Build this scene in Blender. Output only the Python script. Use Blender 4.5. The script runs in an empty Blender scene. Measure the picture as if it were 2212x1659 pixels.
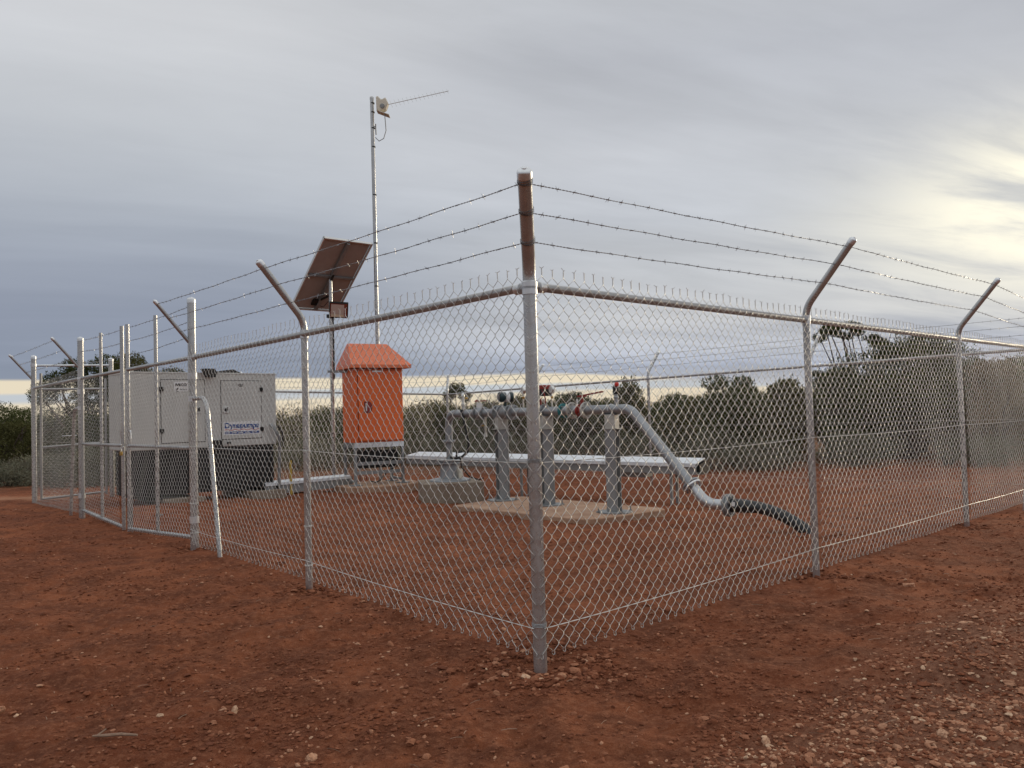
import bpy, math, random
import numpy as np
from mathutils import Vector, Matrix
random.seed(7); RNG = np.random.default_rng(11)
sc = bpy.context.scene
COL = sc.collection
V = lambda *a: np.array(a, float)
def unit(v):
    v = np.array(v, float); return v/np.linalg.norm(v)

# ------------------------------------------------------------------ camera
PITCH, ROLL, EYE = math.radians(2.0), math.radians(1.6), 1.2
fw = V(0, math.cos(PITCH), math.sin(PITCH)); r0 = V(1, 0, 0); u0 = V(0, -math.sin(PITCH), math.cos(PITCH))
cr = math.cos(ROLL)*r0-math.sin(ROLL)*u0; cu = math.cos(ROLL)*u0+math.sin(ROLL)*r0
cam = bpy.data.cameras.new('camera'); cam_o = bpy.data.objects.new('camera', cam); COL.objects.link(cam_o)
cam.sensor_fit = 'HORIZONTAL'; cam.sensor_width = 36; cam.lens = 36*1770/2212
cam.clip_start = 0.05; cam.clip_end = 4000
m = Matrix.Identity(4)
for i in range(3):
    m[i][0] = cr[i]; m[i][1] = cu[i]; m[i][2] = -fw[i]
m[2][3] = EYE
cam_o.matrix_world = m
sc.camera = cam_o
sc.view_settings.view_transform = 'Standard'; sc.view_settings.look = 'None'
sc.view_settings.gamma = 1; sc.view_settings.use_curve_mapping = False
sc.view_settings.exposure = 0.0

# ------------------------------------------------------------------ sun + sky
SUN_AZ, SUN_EL = math.radians(52), math.radians(10)      # right of the view, low, behind thin cloud
sd = V(math.sin(SUN_AZ)*math.cos(SUN_EL), math.cos(SUN_AZ)*math.cos(SUN_EL), math.sin(SUN_EL))
sl = bpy.data.lights.new('sun', 'SUN'); sl.energy = 1.5; sl.angle = math.radians(10); sl.color = (1, .84, .6)
so = bpy.data.objects.new('sun', sl); COL.objects.link(so)
so.rotation_euler = Vector(sd).to_track_quat('Z', 'Y').to_euler()

class NT:
    """tiny node helper"""
    def __init__(s, tree): s.t = tree; s.n = tree.nodes; s.l = tree.links
    def node(s, typ, **kw):
        n = s.n.new(typ)
        for k, v in kw.items(): setattr(n, k, v)
        return n
    def put(s, sock, v):
        if hasattr(v, 'is_output') or isinstance(v, bpy.types.NodeSocket): s.l.new(v, sock)
        elif isinstance(v, (tuple, list)) and sock.type == 'RGBA' and len(v) == 3: sock.default_value = (*v, 1)
        else: sock.default_value = v
    def math(s, op, a, b=0.0, c=None, clamp=False):
        n = s.node('ShaderNodeMath', operation=op, use_clamp=clamp); s.put(n.inputs[0], a); s.put(n.inputs[1], b)
        if c is not None: s.put(n.inputs[2], c)
        return n.outputs[0]
    def vmath(s, op, a, b=(0, 0, 0)):
        n = s.node('ShaderNodeVectorMath', operation=op); s.put(n.inputs[0], a); s.put(n.inputs[1], b); return n.outputs[0]
    def mix(s, f, a, b, blend='MIX'):
        n = s.node('ShaderNodeMix', data_type='RGBA', blend_type=blend); s.put(n.inputs[0], f); s.put(n.inputs[6], a); s.put(n.inputs[7], b); return n.outputs[2]
    def ramp(s, f, stops, interp='LINEAR'):
        n = s.node('ShaderNodeValToRGB'); s.put(n.inputs[0], f); r = n.color_ramp; r.interpolation = interp
        while len(r.elements) < len(stops): r.elements.new(.5)
        for e, (p, c) in zip(r.elements, stops):
            e.position = p; e.color = (*c, 1) if isinstance(c, (tuple, list)) else (c, c, c, 1)
        return n.outputs[0]
    def noise(s, vec, scale, detail=4, rough=.5, dist=0.0, out=0):
        n = s.node('ShaderNodeTexNoise'); s.put(n.inputs['Vector'], vec); n.inputs['Scale'].default_value = scale
        n.inputs['Detail'].default_value = detail; n.inputs['Roughness'].default_value = rough; n.inputs['Distortion'].default_value = dist
        return n.outputs[out]
    def maprange(s, v, a, b, c=0.0, d=1.0, smooth=True):
        n = s.node('ShaderNodeMapRange'); n.interpolation_type = 'SMOOTHSTEP' if smooth else 'LINEAR'
        s.put(n.inputs[0], v); n.inputs[1].default_value = a; n.inputs[2].default_value = b; n.inputs[3].default_value = c; n.inputs[4].default_value = d
        return n.outputs[0]

def srgb(r, g, b):
    f = lambda c: (c/255/12.92) if c/255 <= .04045 else ((c/255+.055)/1.055)**2.4
    return (f(r), f(g), f(b))

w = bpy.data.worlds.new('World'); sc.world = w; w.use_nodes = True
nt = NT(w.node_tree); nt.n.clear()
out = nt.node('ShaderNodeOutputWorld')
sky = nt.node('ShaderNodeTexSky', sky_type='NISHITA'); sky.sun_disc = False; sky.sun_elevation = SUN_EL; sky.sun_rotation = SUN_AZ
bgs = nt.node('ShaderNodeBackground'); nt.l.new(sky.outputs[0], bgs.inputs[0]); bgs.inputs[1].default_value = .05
tc = nt.node('ShaderNodeTexCoord'); dirn = tc.outputs['Generated']
sep = nt.node('ShaderNodeSeparateXYZ'); nt.l.new(dirn, sep.inputs[0])
X, Y, Z = sep.outputs
el = nt.math('MULTIPLY', nt.math('ARCSINE', Z), 57.2958)          # elevation in degrees
az = nt.math('MULTIPLY', nt.math('ARCTAN2', X, Y), 57.2958)       # degrees right of the view
# cloud sheet coordinates (a plane overhead, so streaks close up towards the horizon)
zz = nt.math('ADD', nt.math('MAXIMUM', Z, 0.0), .10)
cx = nt.math('DIVIDE', X, zz); cy = nt.math('DIVIDE', Y, zz)
cmb = nt.node('ShaderNodeCombineXYZ'); nt.put(cmb.inputs[0], cx); nt.put(cmb.inputs[1], cy)
rot = nt.node('ShaderNodeVectorRotate', rotation_type='Z_AXIS'); nt.put(rot.inputs['Vector'], cmb.outputs[0]); rot.inputs['Angle'].default_value = math.radians(-24)
cp = nt.vmath('MULTIPLY', rot.outputs[0], (.32, 1.0, 1.0))
n1 = nt.noise(cp, .55, 5, .45, .3)
n2 = nt.noise(nt.vmath('ADD', cp, (7.3, 2.1, 0)), 1.5, 8, .55, .5)
n3 = nt.noise(nt.vmath('ADD', cp, (1.7, 9.4, 0)), 3.6, 8, .6, .6)
# soft overcast: dark and bluish low down, paler overhead
elj = nt.math('ADD', el, nt.math('MULTIPLY', nt.math('SUBTRACT', n2, .5), 3.2))
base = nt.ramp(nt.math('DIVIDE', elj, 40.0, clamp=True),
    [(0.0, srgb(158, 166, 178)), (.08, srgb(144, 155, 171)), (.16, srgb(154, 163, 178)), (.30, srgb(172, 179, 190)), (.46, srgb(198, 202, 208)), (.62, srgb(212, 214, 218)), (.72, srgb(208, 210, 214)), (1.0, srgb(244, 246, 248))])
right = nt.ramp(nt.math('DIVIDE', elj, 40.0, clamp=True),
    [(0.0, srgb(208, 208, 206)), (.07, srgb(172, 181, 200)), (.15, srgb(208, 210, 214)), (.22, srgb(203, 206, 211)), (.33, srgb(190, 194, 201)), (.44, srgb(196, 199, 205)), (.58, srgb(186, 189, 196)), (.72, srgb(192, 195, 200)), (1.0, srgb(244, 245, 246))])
fr = nt.maprange(nt.math('ADD', az, nt.math('MULTIPLY', nt.math('SUBTRACT', n1, .5), 22.0)), -20, 8)
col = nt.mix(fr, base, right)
# streaks of lighter and darker cloud
st = nt.math('ADD', nt.math('MULTIPLY', nt.math('SUBTRACT', n1, .5), .9), nt.math('ADD', nt.math('MULTIPLY', nt.math('SUBTRACT', n2, .5), .62), nt.math('MULTIPLY', nt.math('SUBTRACT', n3, .5), .30)))
col = nt.mix(1.0, col, nt.math('ADD', 1.0, nt.math('MULTIPLY', nt.math('MULTIPLY', st, nt.maprange(az, -30, 5, .45, 1.0)), .85)), 'MULTIPLY')
# darker bank of cloud, left, between 4 and 14 degrees
bank = nt.math('MULTIPLY', nt.maprange(el, 16, 6), nt.maprange(az, 8, -22))
col = nt.mix(nt.math('MULTIPLY', bank, .35), col, srgb(132, 139, 162))
# thin place low on the right where the sun comes through
gx = nt.math('DIVIDE', nt.math('SUBTRACT', az, 38.0), 12.0); gy = nt.math('DIVIDE', nt.math('SUBTRACT', elj, 11.2), 4.4)
g = nt.math('EXPONENT', nt.math('MULTIPLY', nt.math('ADD', nt.math('MULTIPLY', gx, gx), nt.math('MULTIPLY', gy, gy)), -1.0))
g2 = nt.math('MULTIPLY', g, nt.maprange(nt.math('ADD', nt.math('MULTIPLY', n2, .6), nt.math('MULTIPLY', n3, .50)), .38, .64, .18, 1.25))
col = nt.mix(nt.math('MINIMUM', nt.math('MULTIPLY', g2, 1.25), 1.0), col, (1.14, 1.08, .88))
# clear strip under the cloud edge along the horizon
edge = nt.math('ADD', 2.75, nt.math('MULTIPLY', nt.math('SUBTRACT', n1, .5), 1.2))
edge = nt.math('SUBTRACT', edge, nt.math('MULTIPLY', nt.maprange(az, 2, 28), 2.2))
strip = nt.maprange(nt.math('SUBTRACT', edge, el), -.12, .18)
band = nt.math('SINE', nt.math('ADD', nt.math('MULTIPLY', el, 3.6), nt.math('MULTIPLY', n1, 4.0)))
scol = nt.mix(nt.maprange(band, .1, .9), srgb(236, 223, 198), srgb(198, 204, 210))
scol = nt.mix(nt.maprange(el, 1.2, -.5), scol, srgb(238, 212, 178))
col = nt.mix(strip, col, scol)
# below the horizon: dull ground haze
col = nt.mix(nt.maprange(el, -.5, -3), col, srgb(120, 92, 76))
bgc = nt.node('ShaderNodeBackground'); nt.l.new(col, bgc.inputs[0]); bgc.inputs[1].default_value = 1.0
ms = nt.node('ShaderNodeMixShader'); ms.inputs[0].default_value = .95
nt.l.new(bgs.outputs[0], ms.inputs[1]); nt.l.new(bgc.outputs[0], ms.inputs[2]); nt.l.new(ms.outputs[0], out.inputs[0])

# ------------------------------------------------------------------ materials
MATS = {}
def mat(name, color, rough=.6, metal=0.0, vary=.0, vscale=6.0, vary_to=None, bump=0.0, bscale=60., spec=.5, streak=False, dirt=None, attr=None):
    """procedural material: colour with noise variation, fine relief, optional soil staining near the ground"""
    if name in MATS: return MATS[name]
    mt = bpy.data.materials.new(name); mt.use_nodes = True; t = NT(mt.node_tree); b = t.n['Principled BSDF']
    tcn = t.node('ShaderNodeTexCoord'); geo = t.node('ShaderNodeNewGeometry'); pos = geo.outputs['Position']
    c = color
    if vary:
        v = t.vmath('MULTIPLY', pos, (1, 1, .25)) if streak else pos
        nn = t.noise(v, vscale, 6, .6)
        c = t.mix(t.maprange(nn, .3, .7), color, vary_to if vary_to else tuple(x*(1-vary) for x in color))
        rr = t.maprange(t.noise(pos, vscale*3.1, 4, .6), .3, .7, max(.02, rough-.09), min(1, rough+.12)); t.put(b.inputs['Roughness'], rr)
    else: b.inputs['Roughness'].default_value = rough
    if attr:
        an = t.node('ShaderNodeAttribute', attribute_name=attr); c = t.mix(1.0, c, an.outputs['Color'], 'MULTIPLY')
    if dirt:
        s = t.node('ShaderNodeSeparateXYZ'); t.l.new(pos, s.inputs[0])
        d = t.math('MULTIPLY', t.maprange(t.math('ADD', s.outputs[2], t.math('MULTIPLY', t.noise(pos, 14, 5, .6), dirt*.8)), dirt*1.1, dirt*.1), .8)
        c = t.mix(d, c, (.20, .075, .042)); 
        if metal: t.put(b.inputs['Metallic'], t.math('MULTIPLY', t.math('SUBTRACT', 1.0, d), metal))
    elif metal: b.inputs['Metallic'].default_value = metal
    t.put(b.inputs['Base Color'], c); b.inputs['Specular IOR Level'].default_value = spec
    if bump:
        bn = t.node('ShaderNodeBump'); bn.inputs['Strength'].default_value = bump; bn.inputs['Distance'].default_value = .01
        t.put(bn.inputs['Height'], t.noise(pos, bscale, 5, .6)); t.l.new(bn.outputs[0], b.inputs['Normal'])
    MATS[name] = mt; return mt

def galv(name, col=(.47, .475, .475), rough=.26, metal=.86, dirt=None):
    """hot dip zinc: patchy dull and bright spangle"""
    if name in MATS: return MATS[name]
    mt = bpy.data.materials.new(name); mt.use_nodes = True; t = NT(mt.node_tree); b = t.n['Principled BSDF']
    pos = t.node('ShaderNodeNewGeometry').outputs['Position']
    v2 = t.noise(t.vmath('MULTIPLY', pos, (1, 1, .3)), 9, 6, .65)
    c = t.mix(t.maprange(v2, .3, .72), tuple(x*1.06 for x in col), tuple(x*.80 for x in col))
    if dirt:
        s = t.node('ShaderNodeSeparateXYZ'); t.l.new(pos, s.inputs[0])
        d = t.math('MULTIPLY', t.maprange(t.math('ADD', s.outputs[2], t.math('MULTIPLY', t.noise(pos, 16, 5, .6), dirt)), dirt*1.25, dirt*.2), .85)
        c = t.mix(d, c, (.20, .08, .045)); t.put(b.inputs['Metallic'], t.math('MULTIPLY', t.math('SUBTRACT', 1.0, d), metal))
    else: b.inputs['Metallic'].default_value = metal
    t.put(b.inputs['Base Color'], c)
    t.put(b.inputs['Roughness'], t.maprange(t.noise(pos, 22, 6, .7), .3, .7, max(.08, rough-.07), rough+.09))
    bn = t.node('ShaderNodeBump'); bn.inputs['Strength'].default_value = .05; bn.inputs['Distance'].default_value = .004
    t.put(bn.inputs['Height'], t.noise(t.vmath('MULTIPLY', pos, (1, 1, .2)), 50, 3, .5)); t.l.new(bn.outputs[0], b.inputs['Normal'])
    MATS[name] = mt; return mt

M_POST = galv('galvanised_post', metal=.68, dirt=.16)
M_RAIL = galv('galvanised_rail', (.40, .40, .40), .34, .68)
M_WIRE = galv('galvanised_wire', (.64, .63, .605), .38, .85)
M_BARB = galv('barbed_wire_zinc', (.30, .30, .31), .35, 1.0)
M_PIPE = galv('galvanised_pipe', (.33, .345, .36), .5, .6)
M_BRIGHT = galv('bright_zinc', (.70, .72, .74), .38, .8)
M_STEEL = galv('dull_grey_steel', (.27, .28, .285), .55, .45)
M_CREAMST = mat('pale_saddle_steel', (.50, .49, .45), .55, .1, .25, 18)
M_SKYLIT_COVER = mat('skylit_sheet_cover', (.72, .75, .78), .38, .1, .12, 7)  # white stands in for the sky reflected on bare zinc-aluminium sheet
M_DUCT = mat('grey_sheet_side', (.30, .31, .31), .5, .3, .2, 8)
M_DUCT_SHADE = mat('shaded_duct_end', (.022, .013, .010), .8, 0, .4, 12)  # near-black brown puts the shade of the duct end into its colour
M_ORANGE = mat('orange_enamel', (.72, .135, .026), .40, 0, .12, 5, streak=True, spec=.45)
M_ORED = mat('red_paint', (.26, .022, .017), .45, 0, .15, 20)
M_GEN = mat('off_white_enamel', (.53, .535, .51), .48, 0, .10, 2.5, streak=True)
M_SEAM = mat('black_rubber_seam', (.02, .02, .02), .7)
M_BLACK = mat('black_enamel', (.008, .008, .008), .55, 0, .3, 9)
M_RUB = mat('black_poly_hose', (.018, .02, .022), .45, 0, .3, 30)
M_CONC = mat('pale_concrete', (.42, .27, .18), .9, 0, .25, 3.5, vary_to=(.30, .17, .105), bump=.5, bscale=70)
M_CONCG = mat('grey_concrete', (.27, .225, .175), .9, 0, .3, 6, vary_to=(.20, .15, .11), bump=.5, bscale=60, streak=True)
M_BRASS = mat('brass', (.55, .36, .10), .35, .8, .2, 40)
M_CHROME = mat('plated_fitting', (.62, .62, .6), .28, .9)
M_GLASS = mat('pale_dial', (.62, .62, .60), .3)
M_TEAL = mat('teal_gasket', (.02, .16, .17), .6)
M_NAVY = mat('dark_teal_housing', (.012, .035, .042), .35, 0, .2, 30)
M_STICK = mat('white_sticker', (.72, .73, .73), .4)
M_BLUE = mat('blue_print', (.012, .06, .24), .5)
M_REDP = mat('red_print', (.45, .03, .03), .5)
M_CREAM = mat('cream_plastic', (.70, .66, .55), .45, 0, .15, 30)
M_PANELB = mat('panel_backsheet', (.34, .285, .26), .55, 0, .1, 6)
M_ALU = mat('anodised_aluminium', (.60, .61, .60), .4, .7)
M_CELL = mat('dark_blue_cells', (.01, .014, .04), .15)
M_LENS = mat('flood_lens', (.50, .42, .38), .12)
M_GRAT = mat('warm_diffuser', (.62, .55, .42), .4)
M_BARK = mat('grey_bark', (.13, .10, .08), .9, 0, .4, 14)
M_DRYWOOD = mat('dry_stick', (.34, .22, .15), .9, 0, .3, 40)
M_YEL = mat('yellow_marker', (.50, .34, .06), .5)

# ------------------------------------------------------------------ mesh building
class MB:
    def __init__(s): s.v = []; s.f = []; s.n = 0
    def add(s, verts, faces):
        k = s.n; s.v.append(np.asarray(verts, float)); s.n += len(verts)
        s.f.extend([tuple(i+k for i in f) for f in faces]); return s
    def box(s, c, ax, h):
        """centre, three unit axes, three half sizes"""
        c = np.array(c, float); ax = [np.array(a, float) for a in ax]
        vs = [c+sx*h[0]*ax[0]+sy*h[1]*ax[1]+sz*h[2]*ax[2] for sz in (-1, 1) for sy in (-1, 1) for sx in (-1, 1)]
        fs = [(0, 2, 3, 1), (4, 5, 7, 6), (0, 1, 5, 4), (2, 6, 7, 3), (0, 4, 6, 2), (1, 3, 7, 5)]
        if np.dot(np.cross(ax[0], ax[1]), ax[2]) < 0: fs = [f[::-1] for f in fs]
        return s.add(vs, fs)
    def ring(s, c, n, r, sides, up=None):
        n = unit(n); a = np.cross(n, V(0, 0, 1) if abs(n[2]) < .9 else V(1, 0, 0)); a = unit(a); b = np.cross(n, a)
        if up is not None: a, b = up
        t = np.arange(sides)*2*np.pi/sides
        return c+r*(np.cos(t)[:, None]*a+np.sin(t)[:, None]*b)
    def tube(s, pts, r, sides=12, cap=True, closed=False):
        pts = [np.array(p, float) for p in pts]; n = len(pts); rs = r if hasattr(r, '__len__') else [r]*n
        T = []
        for i in range(n):
            if closed: t = pts[(i+1) % n]-pts[i-1]
            else: t = pts[min(i+1, n-1)]-pts[max(i-1, 0)]
            T.append(unit(t))
        a = np.cross(T[0], V(0, 0, 1)); a = np.cross(T[0], V(1, 0, 0)) if np.linalg.norm(a) < .1 else a; a = unit(a)
        vs = []; t = np.arange(sides)*2*np.pi/sides
        for i in range(n):
            a = a-np.dot(a, T[i])*T[i]; a = unit(a); b = np.cross(T[i], a)
            vs.append(pts[i]+rs[i]*(np.cos(t)[:, None]*a+np.sin(t)[:, None]*b))
        fs = []
        for i in range(n if closed else n-1):
            for j in range(sides):
                k = (j+1) % sides; i2 = (i+1) % n
                fs.append((i*sides+j, i*sides+k, i2*sides+k, i2*sides+j))
        if cap and not closed:
            fs.append(tuple(range(sides))[::-1]); fs.append(tuple((n-1)*sides+j for j in range(sides)))
        return s.add(np.vstack(vs), fs)
    def lathe(s, base, axis, prof, sides=16):
        """prof = [(distance along axis, radius)]"""
        base = np.array(base, float); axis = unit(axis)
        a = np.cross(axis, V(0, 0, 1) if abs(axis[2]) < .9 else V(1, 0, 0)); a = unit(a); b = np.cross(axis, a)
        t = np.arange(sides)*2*np.pi/sides; vs = []
        for d, r in prof: vs.append(base+axis*d+max(r, 1e-4)*(np.cos(t)[:, None]*a+np.sin(t)[:, None]*b))
        fs = []
        for i in range(len(prof)-1):
            for j in range(sides):
                k = (j+1) % sides; fs.append((i*sides+j, i*sides+k, (i+1)*sides+k, (i+1)*sides+j))
        fs.append(tuple(range(sides))[::-1]); fs.append(tuple((len(prof)-1)*sides+j for j in range(sides)))
        return s.add(np.vstack(vs), fs)
    def prism(s, poly, ext):
        """closed polygon (3d points) extruded by a vector"""
        p = np.array(poly, float); n = len(p); vs = np.vstack([p, p+np.array(ext, float)])
        fs = [tuple(range(n))[::-1], tuple(range(n, 2*n))]+[(i, (i+1) % n, n+(i+1) % n, n+i) for i in range(n)]
        nn = np.cross(p[1]-p[0], p[2]-p[1])
        if np.dot(nn, ext) < 0: fs = [f[::-1] for f in fs]
        return s.add(vs, fs)

def mesh_obj(name, verts, faces, material, smooth=True, angle=35):
    me = bpy.data.meshes.new(name); me.from_pydata([tuple(v) for v in verts], [], faces); me.materials.append(material)
    if smooth:
        me.polygons.foreach_set('use_smooth', [True]*len(me.polygons)); me.set_sharp_from_angle(angle=math.radians(angle))
    me.update(); o = bpy.data.objects.new(name, me); COL.objects.link(o); return o

def fast_mesh(name, verts, quads, material, smooth=True, k=4):
    """big meshes from numpy arrays (quads or triangles)"""
    verts = np.asarray(verts, np.float32); quads = np.asarray(quads, np.int32)
    me = bpy.data.meshes.new(name); me.vertices.add(len(verts)); me.vertices.foreach_set('co', verts.ravel())
    me.loops.add(quads.size); me.loops.foreach_set('vertex_index', quads.ravel())
    me.polygons.add(len(quads)); me.polygons.foreach_set('loop_start', np.arange(len(quads), dtype=np.int32)*k)
    me.polygons.foreach_set('use_smooth', np.full(len(quads), smooth)); me.materials.append(material)
    me.update(calc_edges=True); me.validate()
    o = bpy.data.objects.new(name, me); COL.objects.link(o); return o

ROOT = {}
def thing(name, label, cat, loc, group=None):
    o = bpy.data.objects.new(name, None); COL.objects.link(o); o.location = loc; o.empty_display_size = .1
    o['label'] = label; o['category'] = cat
    if group: o['group'] = group
    ROOT[o] = np.array(loc, float); return o
def rootloc(p): return ROOT[p] if p in ROOT else V(0, 0, 0)
def part(name, mb, material, parent, bevel=0, smooth=True, kind=None, label=None, angle=35):
    off = rootloc(parent) if parent is not None else V(0, 0, 0)
    o = mesh_obj(name, np.vstack(mb.v)-off, mb.f, material, smooth, angle)
    if parent is not None: o.parent = parent; ROOT[o] = off
    if bevel:
        b = o.modifiers.new('bevel', 'BEVEL'); b.width = bevel; b.segments = 2; b.limit_method = 'ANGLE'
    if kind: o['kind'] = kind
    if label: o['label'] = label
    return o
def solo(name, mb, material, label, cat, loc=None, group=None, bevel=0, **k):
    loc = mb.v[0].mean(0) if loc is None else np.array(loc, float)
    o = mesh_obj(name, np.vstack(mb.v)-loc, mb.f, material, **k); o.location = loc; o['label'] = label; o['category'] = cat
    if group: o['group'] = group
    if bevel:
        b = o.modifiers.new('bevel', 'BEVEL'); b.width = bevel; b.segments = 2; b.limit_method = 'ANGLE'
    return o

def text(name, body, size, origin, xdir, ydir, material, parent, bold=0.0, shear=0.0, width=None, extrude=.001):
    """lettering as a thin raised mesh, left aligned at origin, along xdir"""
    c = bpy.data.curves.new('lettering', 'FONT'); c.body = body; c.size = size; c.offset = bold; c.shear = shear; c.extrude = extrude; c.resolution_u = 3
    to = bpy.data.objects.new('lettering', c); COL.objects.link(to); bpy.context.view_layer.update()
    me = bpy.data.meshes.new_from_object(to.evaluated_get(bpy.context.evaluated_depsgraph_get())); bpy.data.objects.remove(to)
    co = np.array([v.co for v in me.vertices]); sx = 1.0
    if width: sx = width/(co[:, 0].max()-co[:, 0].min()); co[:, 0] -= co[:, 0].min()
    xd, yd = unit(xdir), unit(ydir); nd = np.cross(xd, yd)
    P = np.array(origin)+co[:, :1]*sx*xd+co[:, 1:2]*yd+co[:, 2:3]*nd-rootloc(parent)
    me.vertices.foreach_set('co', P.astype(np.float32).ravel()); me.materials.clear(); me.materials.append(material)
    o = bpy.data.objects.new(name, me); COL.objects.link(o); o.parent = parent; ROOT[o] = rootloc(parent); return o

# ------------------------------------------------------------------ ground
def hsh(ix, iy, s):
    n = (ix.astype(np.int64)*374761393+iy.astype(np.int64)*668265263+s*1274126177) & 0x7fffffff
    n = ((n ^ (n >> 13))*1274126177) & 0x7fffffff
    return ((n ^ (n >> 16)) & 0xffff)/65535.0
def vnoise(x, y, s=0):
    ix = np.floor(x); iy = np.floor(y); fx = x-ix; fy = y-iy; fx = fx*fx*(3-2*fx); fy = fy*fy*(3-2*fy)
    a = hsh(ix, iy, s); b = hsh(ix+1, iy, s); c = hsh(ix, iy+1, s); d = hsh(ix+1, iy+1, s)
    return (a*(1-fx)+b*fx)*(1-fy)+(c*(1-fx)+d*fx)*fy-.5
def sstep(a, b, x):
    t = np.clip((x-a)/(b-a), 0, 1); return t*t*(3-2*t)
def windrow(x, y):
    """band of graded gravel, front right"""
    d = (x-(.95+(y-2.75)*1.05))/1.3
    return sstep(-.5, .35, d+.5*vnoise(x*1.3, y*1.3, 9))*sstep(2.3, .6, d)*sstep(8, 4.5, y)
def height(x, y, fine=True):
    x = np.asarray(x, float); y = np.asarray(y, float)
    g = .012-.155*sstep(8.5, 16, y+.4*np.abs(x)*(x > 0)+.5*x*(x < 0))
    r = np.hypot(x, y)
    g = g+.35*sstep(40, 300, r)*vnoise(x/90, y/90, 3)+.05*sstep(16, 30, r)*vnoise(x/9, y/9, 4)
    g = g+.07*windrow(x, y)*(.6+.9*(vnoise(x/.5, y/.4, 41)+.5))
    if fine:
        k = sstep(40, 12, r)
        g = g+k*(.040*vnoise(x/1.3, y/1.0, 1)+.034*vnoise(x/.42, y/.36, 2)+.030*vnoise(x/.17, y/.15, 5)*(.5+vnoise(x/.8, y/.7, 51))*1.6+.017*vnoise(x/.075, y/.07, 6)+.010*vnoise(x/.035, y/.035, 8))
        lump = np.maximum(vnoise(x/.10, y/.09, 15)-.12, 0)*sstep(-.15, .2, vnoise(x/.9, y/.8, 16))
        g = g+k*.075*lump
        # wheel ruts running past the corner
        for off in (0.0, 1.5):
            q = (x*.72+(y-2.0)*.35+off-1.2+.15*vnoise(x*.8, y*.8, 12))/.16
            g = g-.012*np.exp(-q*q)*k
        # disturbed soil round the corner post
        q = np.hypot(x-.1, y-3.82); g = g+.02*np.exp(-((q-.22)/.12)**2)*(vnoise(x/.08, y/.08, 13)+.6)-.015*np.exp(-(q/.1)**2)
    return g
th_f = np.radians(np.linspace(-46, 46, 540)); th_b = np.radians(np.linspace(48, 312, 90))[1:-1]
TH = np.concatenate([th_f, th_b]); RR = [0.35, .7, 1.1, 1.5]
while RR[-1] < 1500: RR.append(RR[-1]*(1.0095 if RR[-1] < 22 else 1.035))
RR = np.array(RR); nr, ntn = len(RR), len(TH)
gx_ = RR[:, None]*np.sin(TH)[None, :]; gy_ = RR[:, None]*np.cos(TH)[None, :]
gz_ = height(gx_, gy_)
gv = np.stack([gx_, gy_, gz_], -1).reshape(-1, 3)
ii, jj = np.meshgrid(np.arange(nr-1), np.arange(ntn), indexing='ij'); j2 = (jj+1) % ntn
gq = np.stack([ii*ntn+jj, (ii+1)*ntn+jj, (ii+1)*ntn+j2, ii*ntn+j2], -1).reshape(-1, 4)[:, ::-1]

def ground_material():
    mt = bpy.data.materials.new('red_earth'); mt.use_nodes = True; t = NT(mt.node_tree); b = t.n['Principled BSDF']
    pos = t.node('ShaderNodeNewGeometry').outputs['Position']
    big = t.noise(t.vmath('MULTIPLY', pos, (1, 1, 0)), .55, 5, .6, .4); mid = t.noise(pos, 3.2, 6, .62); fine = t.noise(pos, 26, 6, .68); grit = t.noise(pos, 140, 4, .7)
    c = t.mix(t.maprange(big, .34, .66), (.178, .051, .022), (.290, .094, .041))
    c = t.mix(t.maprange(mid, .38, .62, 0, .85), c, (.128, .041, .020))
    c = t.mix(t.maprange(fine, .42, .72, 0, .65), c, (.37, .150, .080))
    c = t.mix(t.maprange(grit, .55, .75, 0, .55), c, (.44, .215, .125))
    c = t.mix(t.maprange(grit, .46, .30, 0, .75), c, (.070, .025, .015))
    an = t.node('ShaderNodeAttribute', attribute_name='soil'); s = t.node('ShaderNodeSeparateXYZ'); t.l.new(an.outputs['Vector'], s.inputs[0])
    c = t.mix(t.math('MULTIPLY', s.outputs[0], t.maprange(fine, .3, .7, .3, .8)), c, (.34, .20, .135))       # gravelly windrow
    c = t.mix(t.math('MULTIPLY', s.outputs[1], .8), c, (.47, .25, .15))                                     # pale worn track
    c = t.mix(t.math('MULTIPLY', s.outputs[2], t.maprange(mid, .35, .6, .2, .8)), c, (.16, .105, .065))     # leaf litter under the scrub
    t.put(b.inputs['Base Color'], c); b.inputs['Roughness'].default_value = .95; b.inputs['Specular IOR Level'].default_value = .12
    h = t.math('ADD', t.math('MULTIPLY', t.noise(pos, 42, 8, .72), .75), t.math('MULTIPLY', grit, .3))
    vo = t.node('ShaderNodeTexVoronoi'); t.put(vo.inputs['Vector'], pos); vo.inputs['Scale'].default_value = 55; vo.inputs['Randomness'].default_value = 1
    h = t.math('ADD', h, t.math('MULTIPLY', t.math('SUBTRACT', .5, vo.outputs['Distance']), .25))
    bn = t.node('ShaderNodeBump'); bn.inputs['Strength'].default_value = 1.0; bn.inputs['Distance'].default_value = .026
    t.put(bn.inputs['Height'], h); t.l.new(bn.outputs[0], b.inputs['Normal'])
    return mt
ground = fast_mesh('ground', gv, gq, ground_material())
ground['kind'] = 'structure'
wr = windrow(gv[:, 0], gv[:, 1])*.55
tx, ty = gv[:, 0], gv[:, 1]
track = sstep(.9, .2, np.abs((ty-13.9)+.10*(tx+9)+.6*vnoise(tx/2.5, ty/2.5, 21))/.9)*sstep(-6.6, -7.8, tx)*(.6+.8*vnoise(tx/.7, ty/.4, 22))
track = np.clip(track, 0, 1)
lit = sstep(17, 22, np.hypot(tx, ty))
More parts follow.
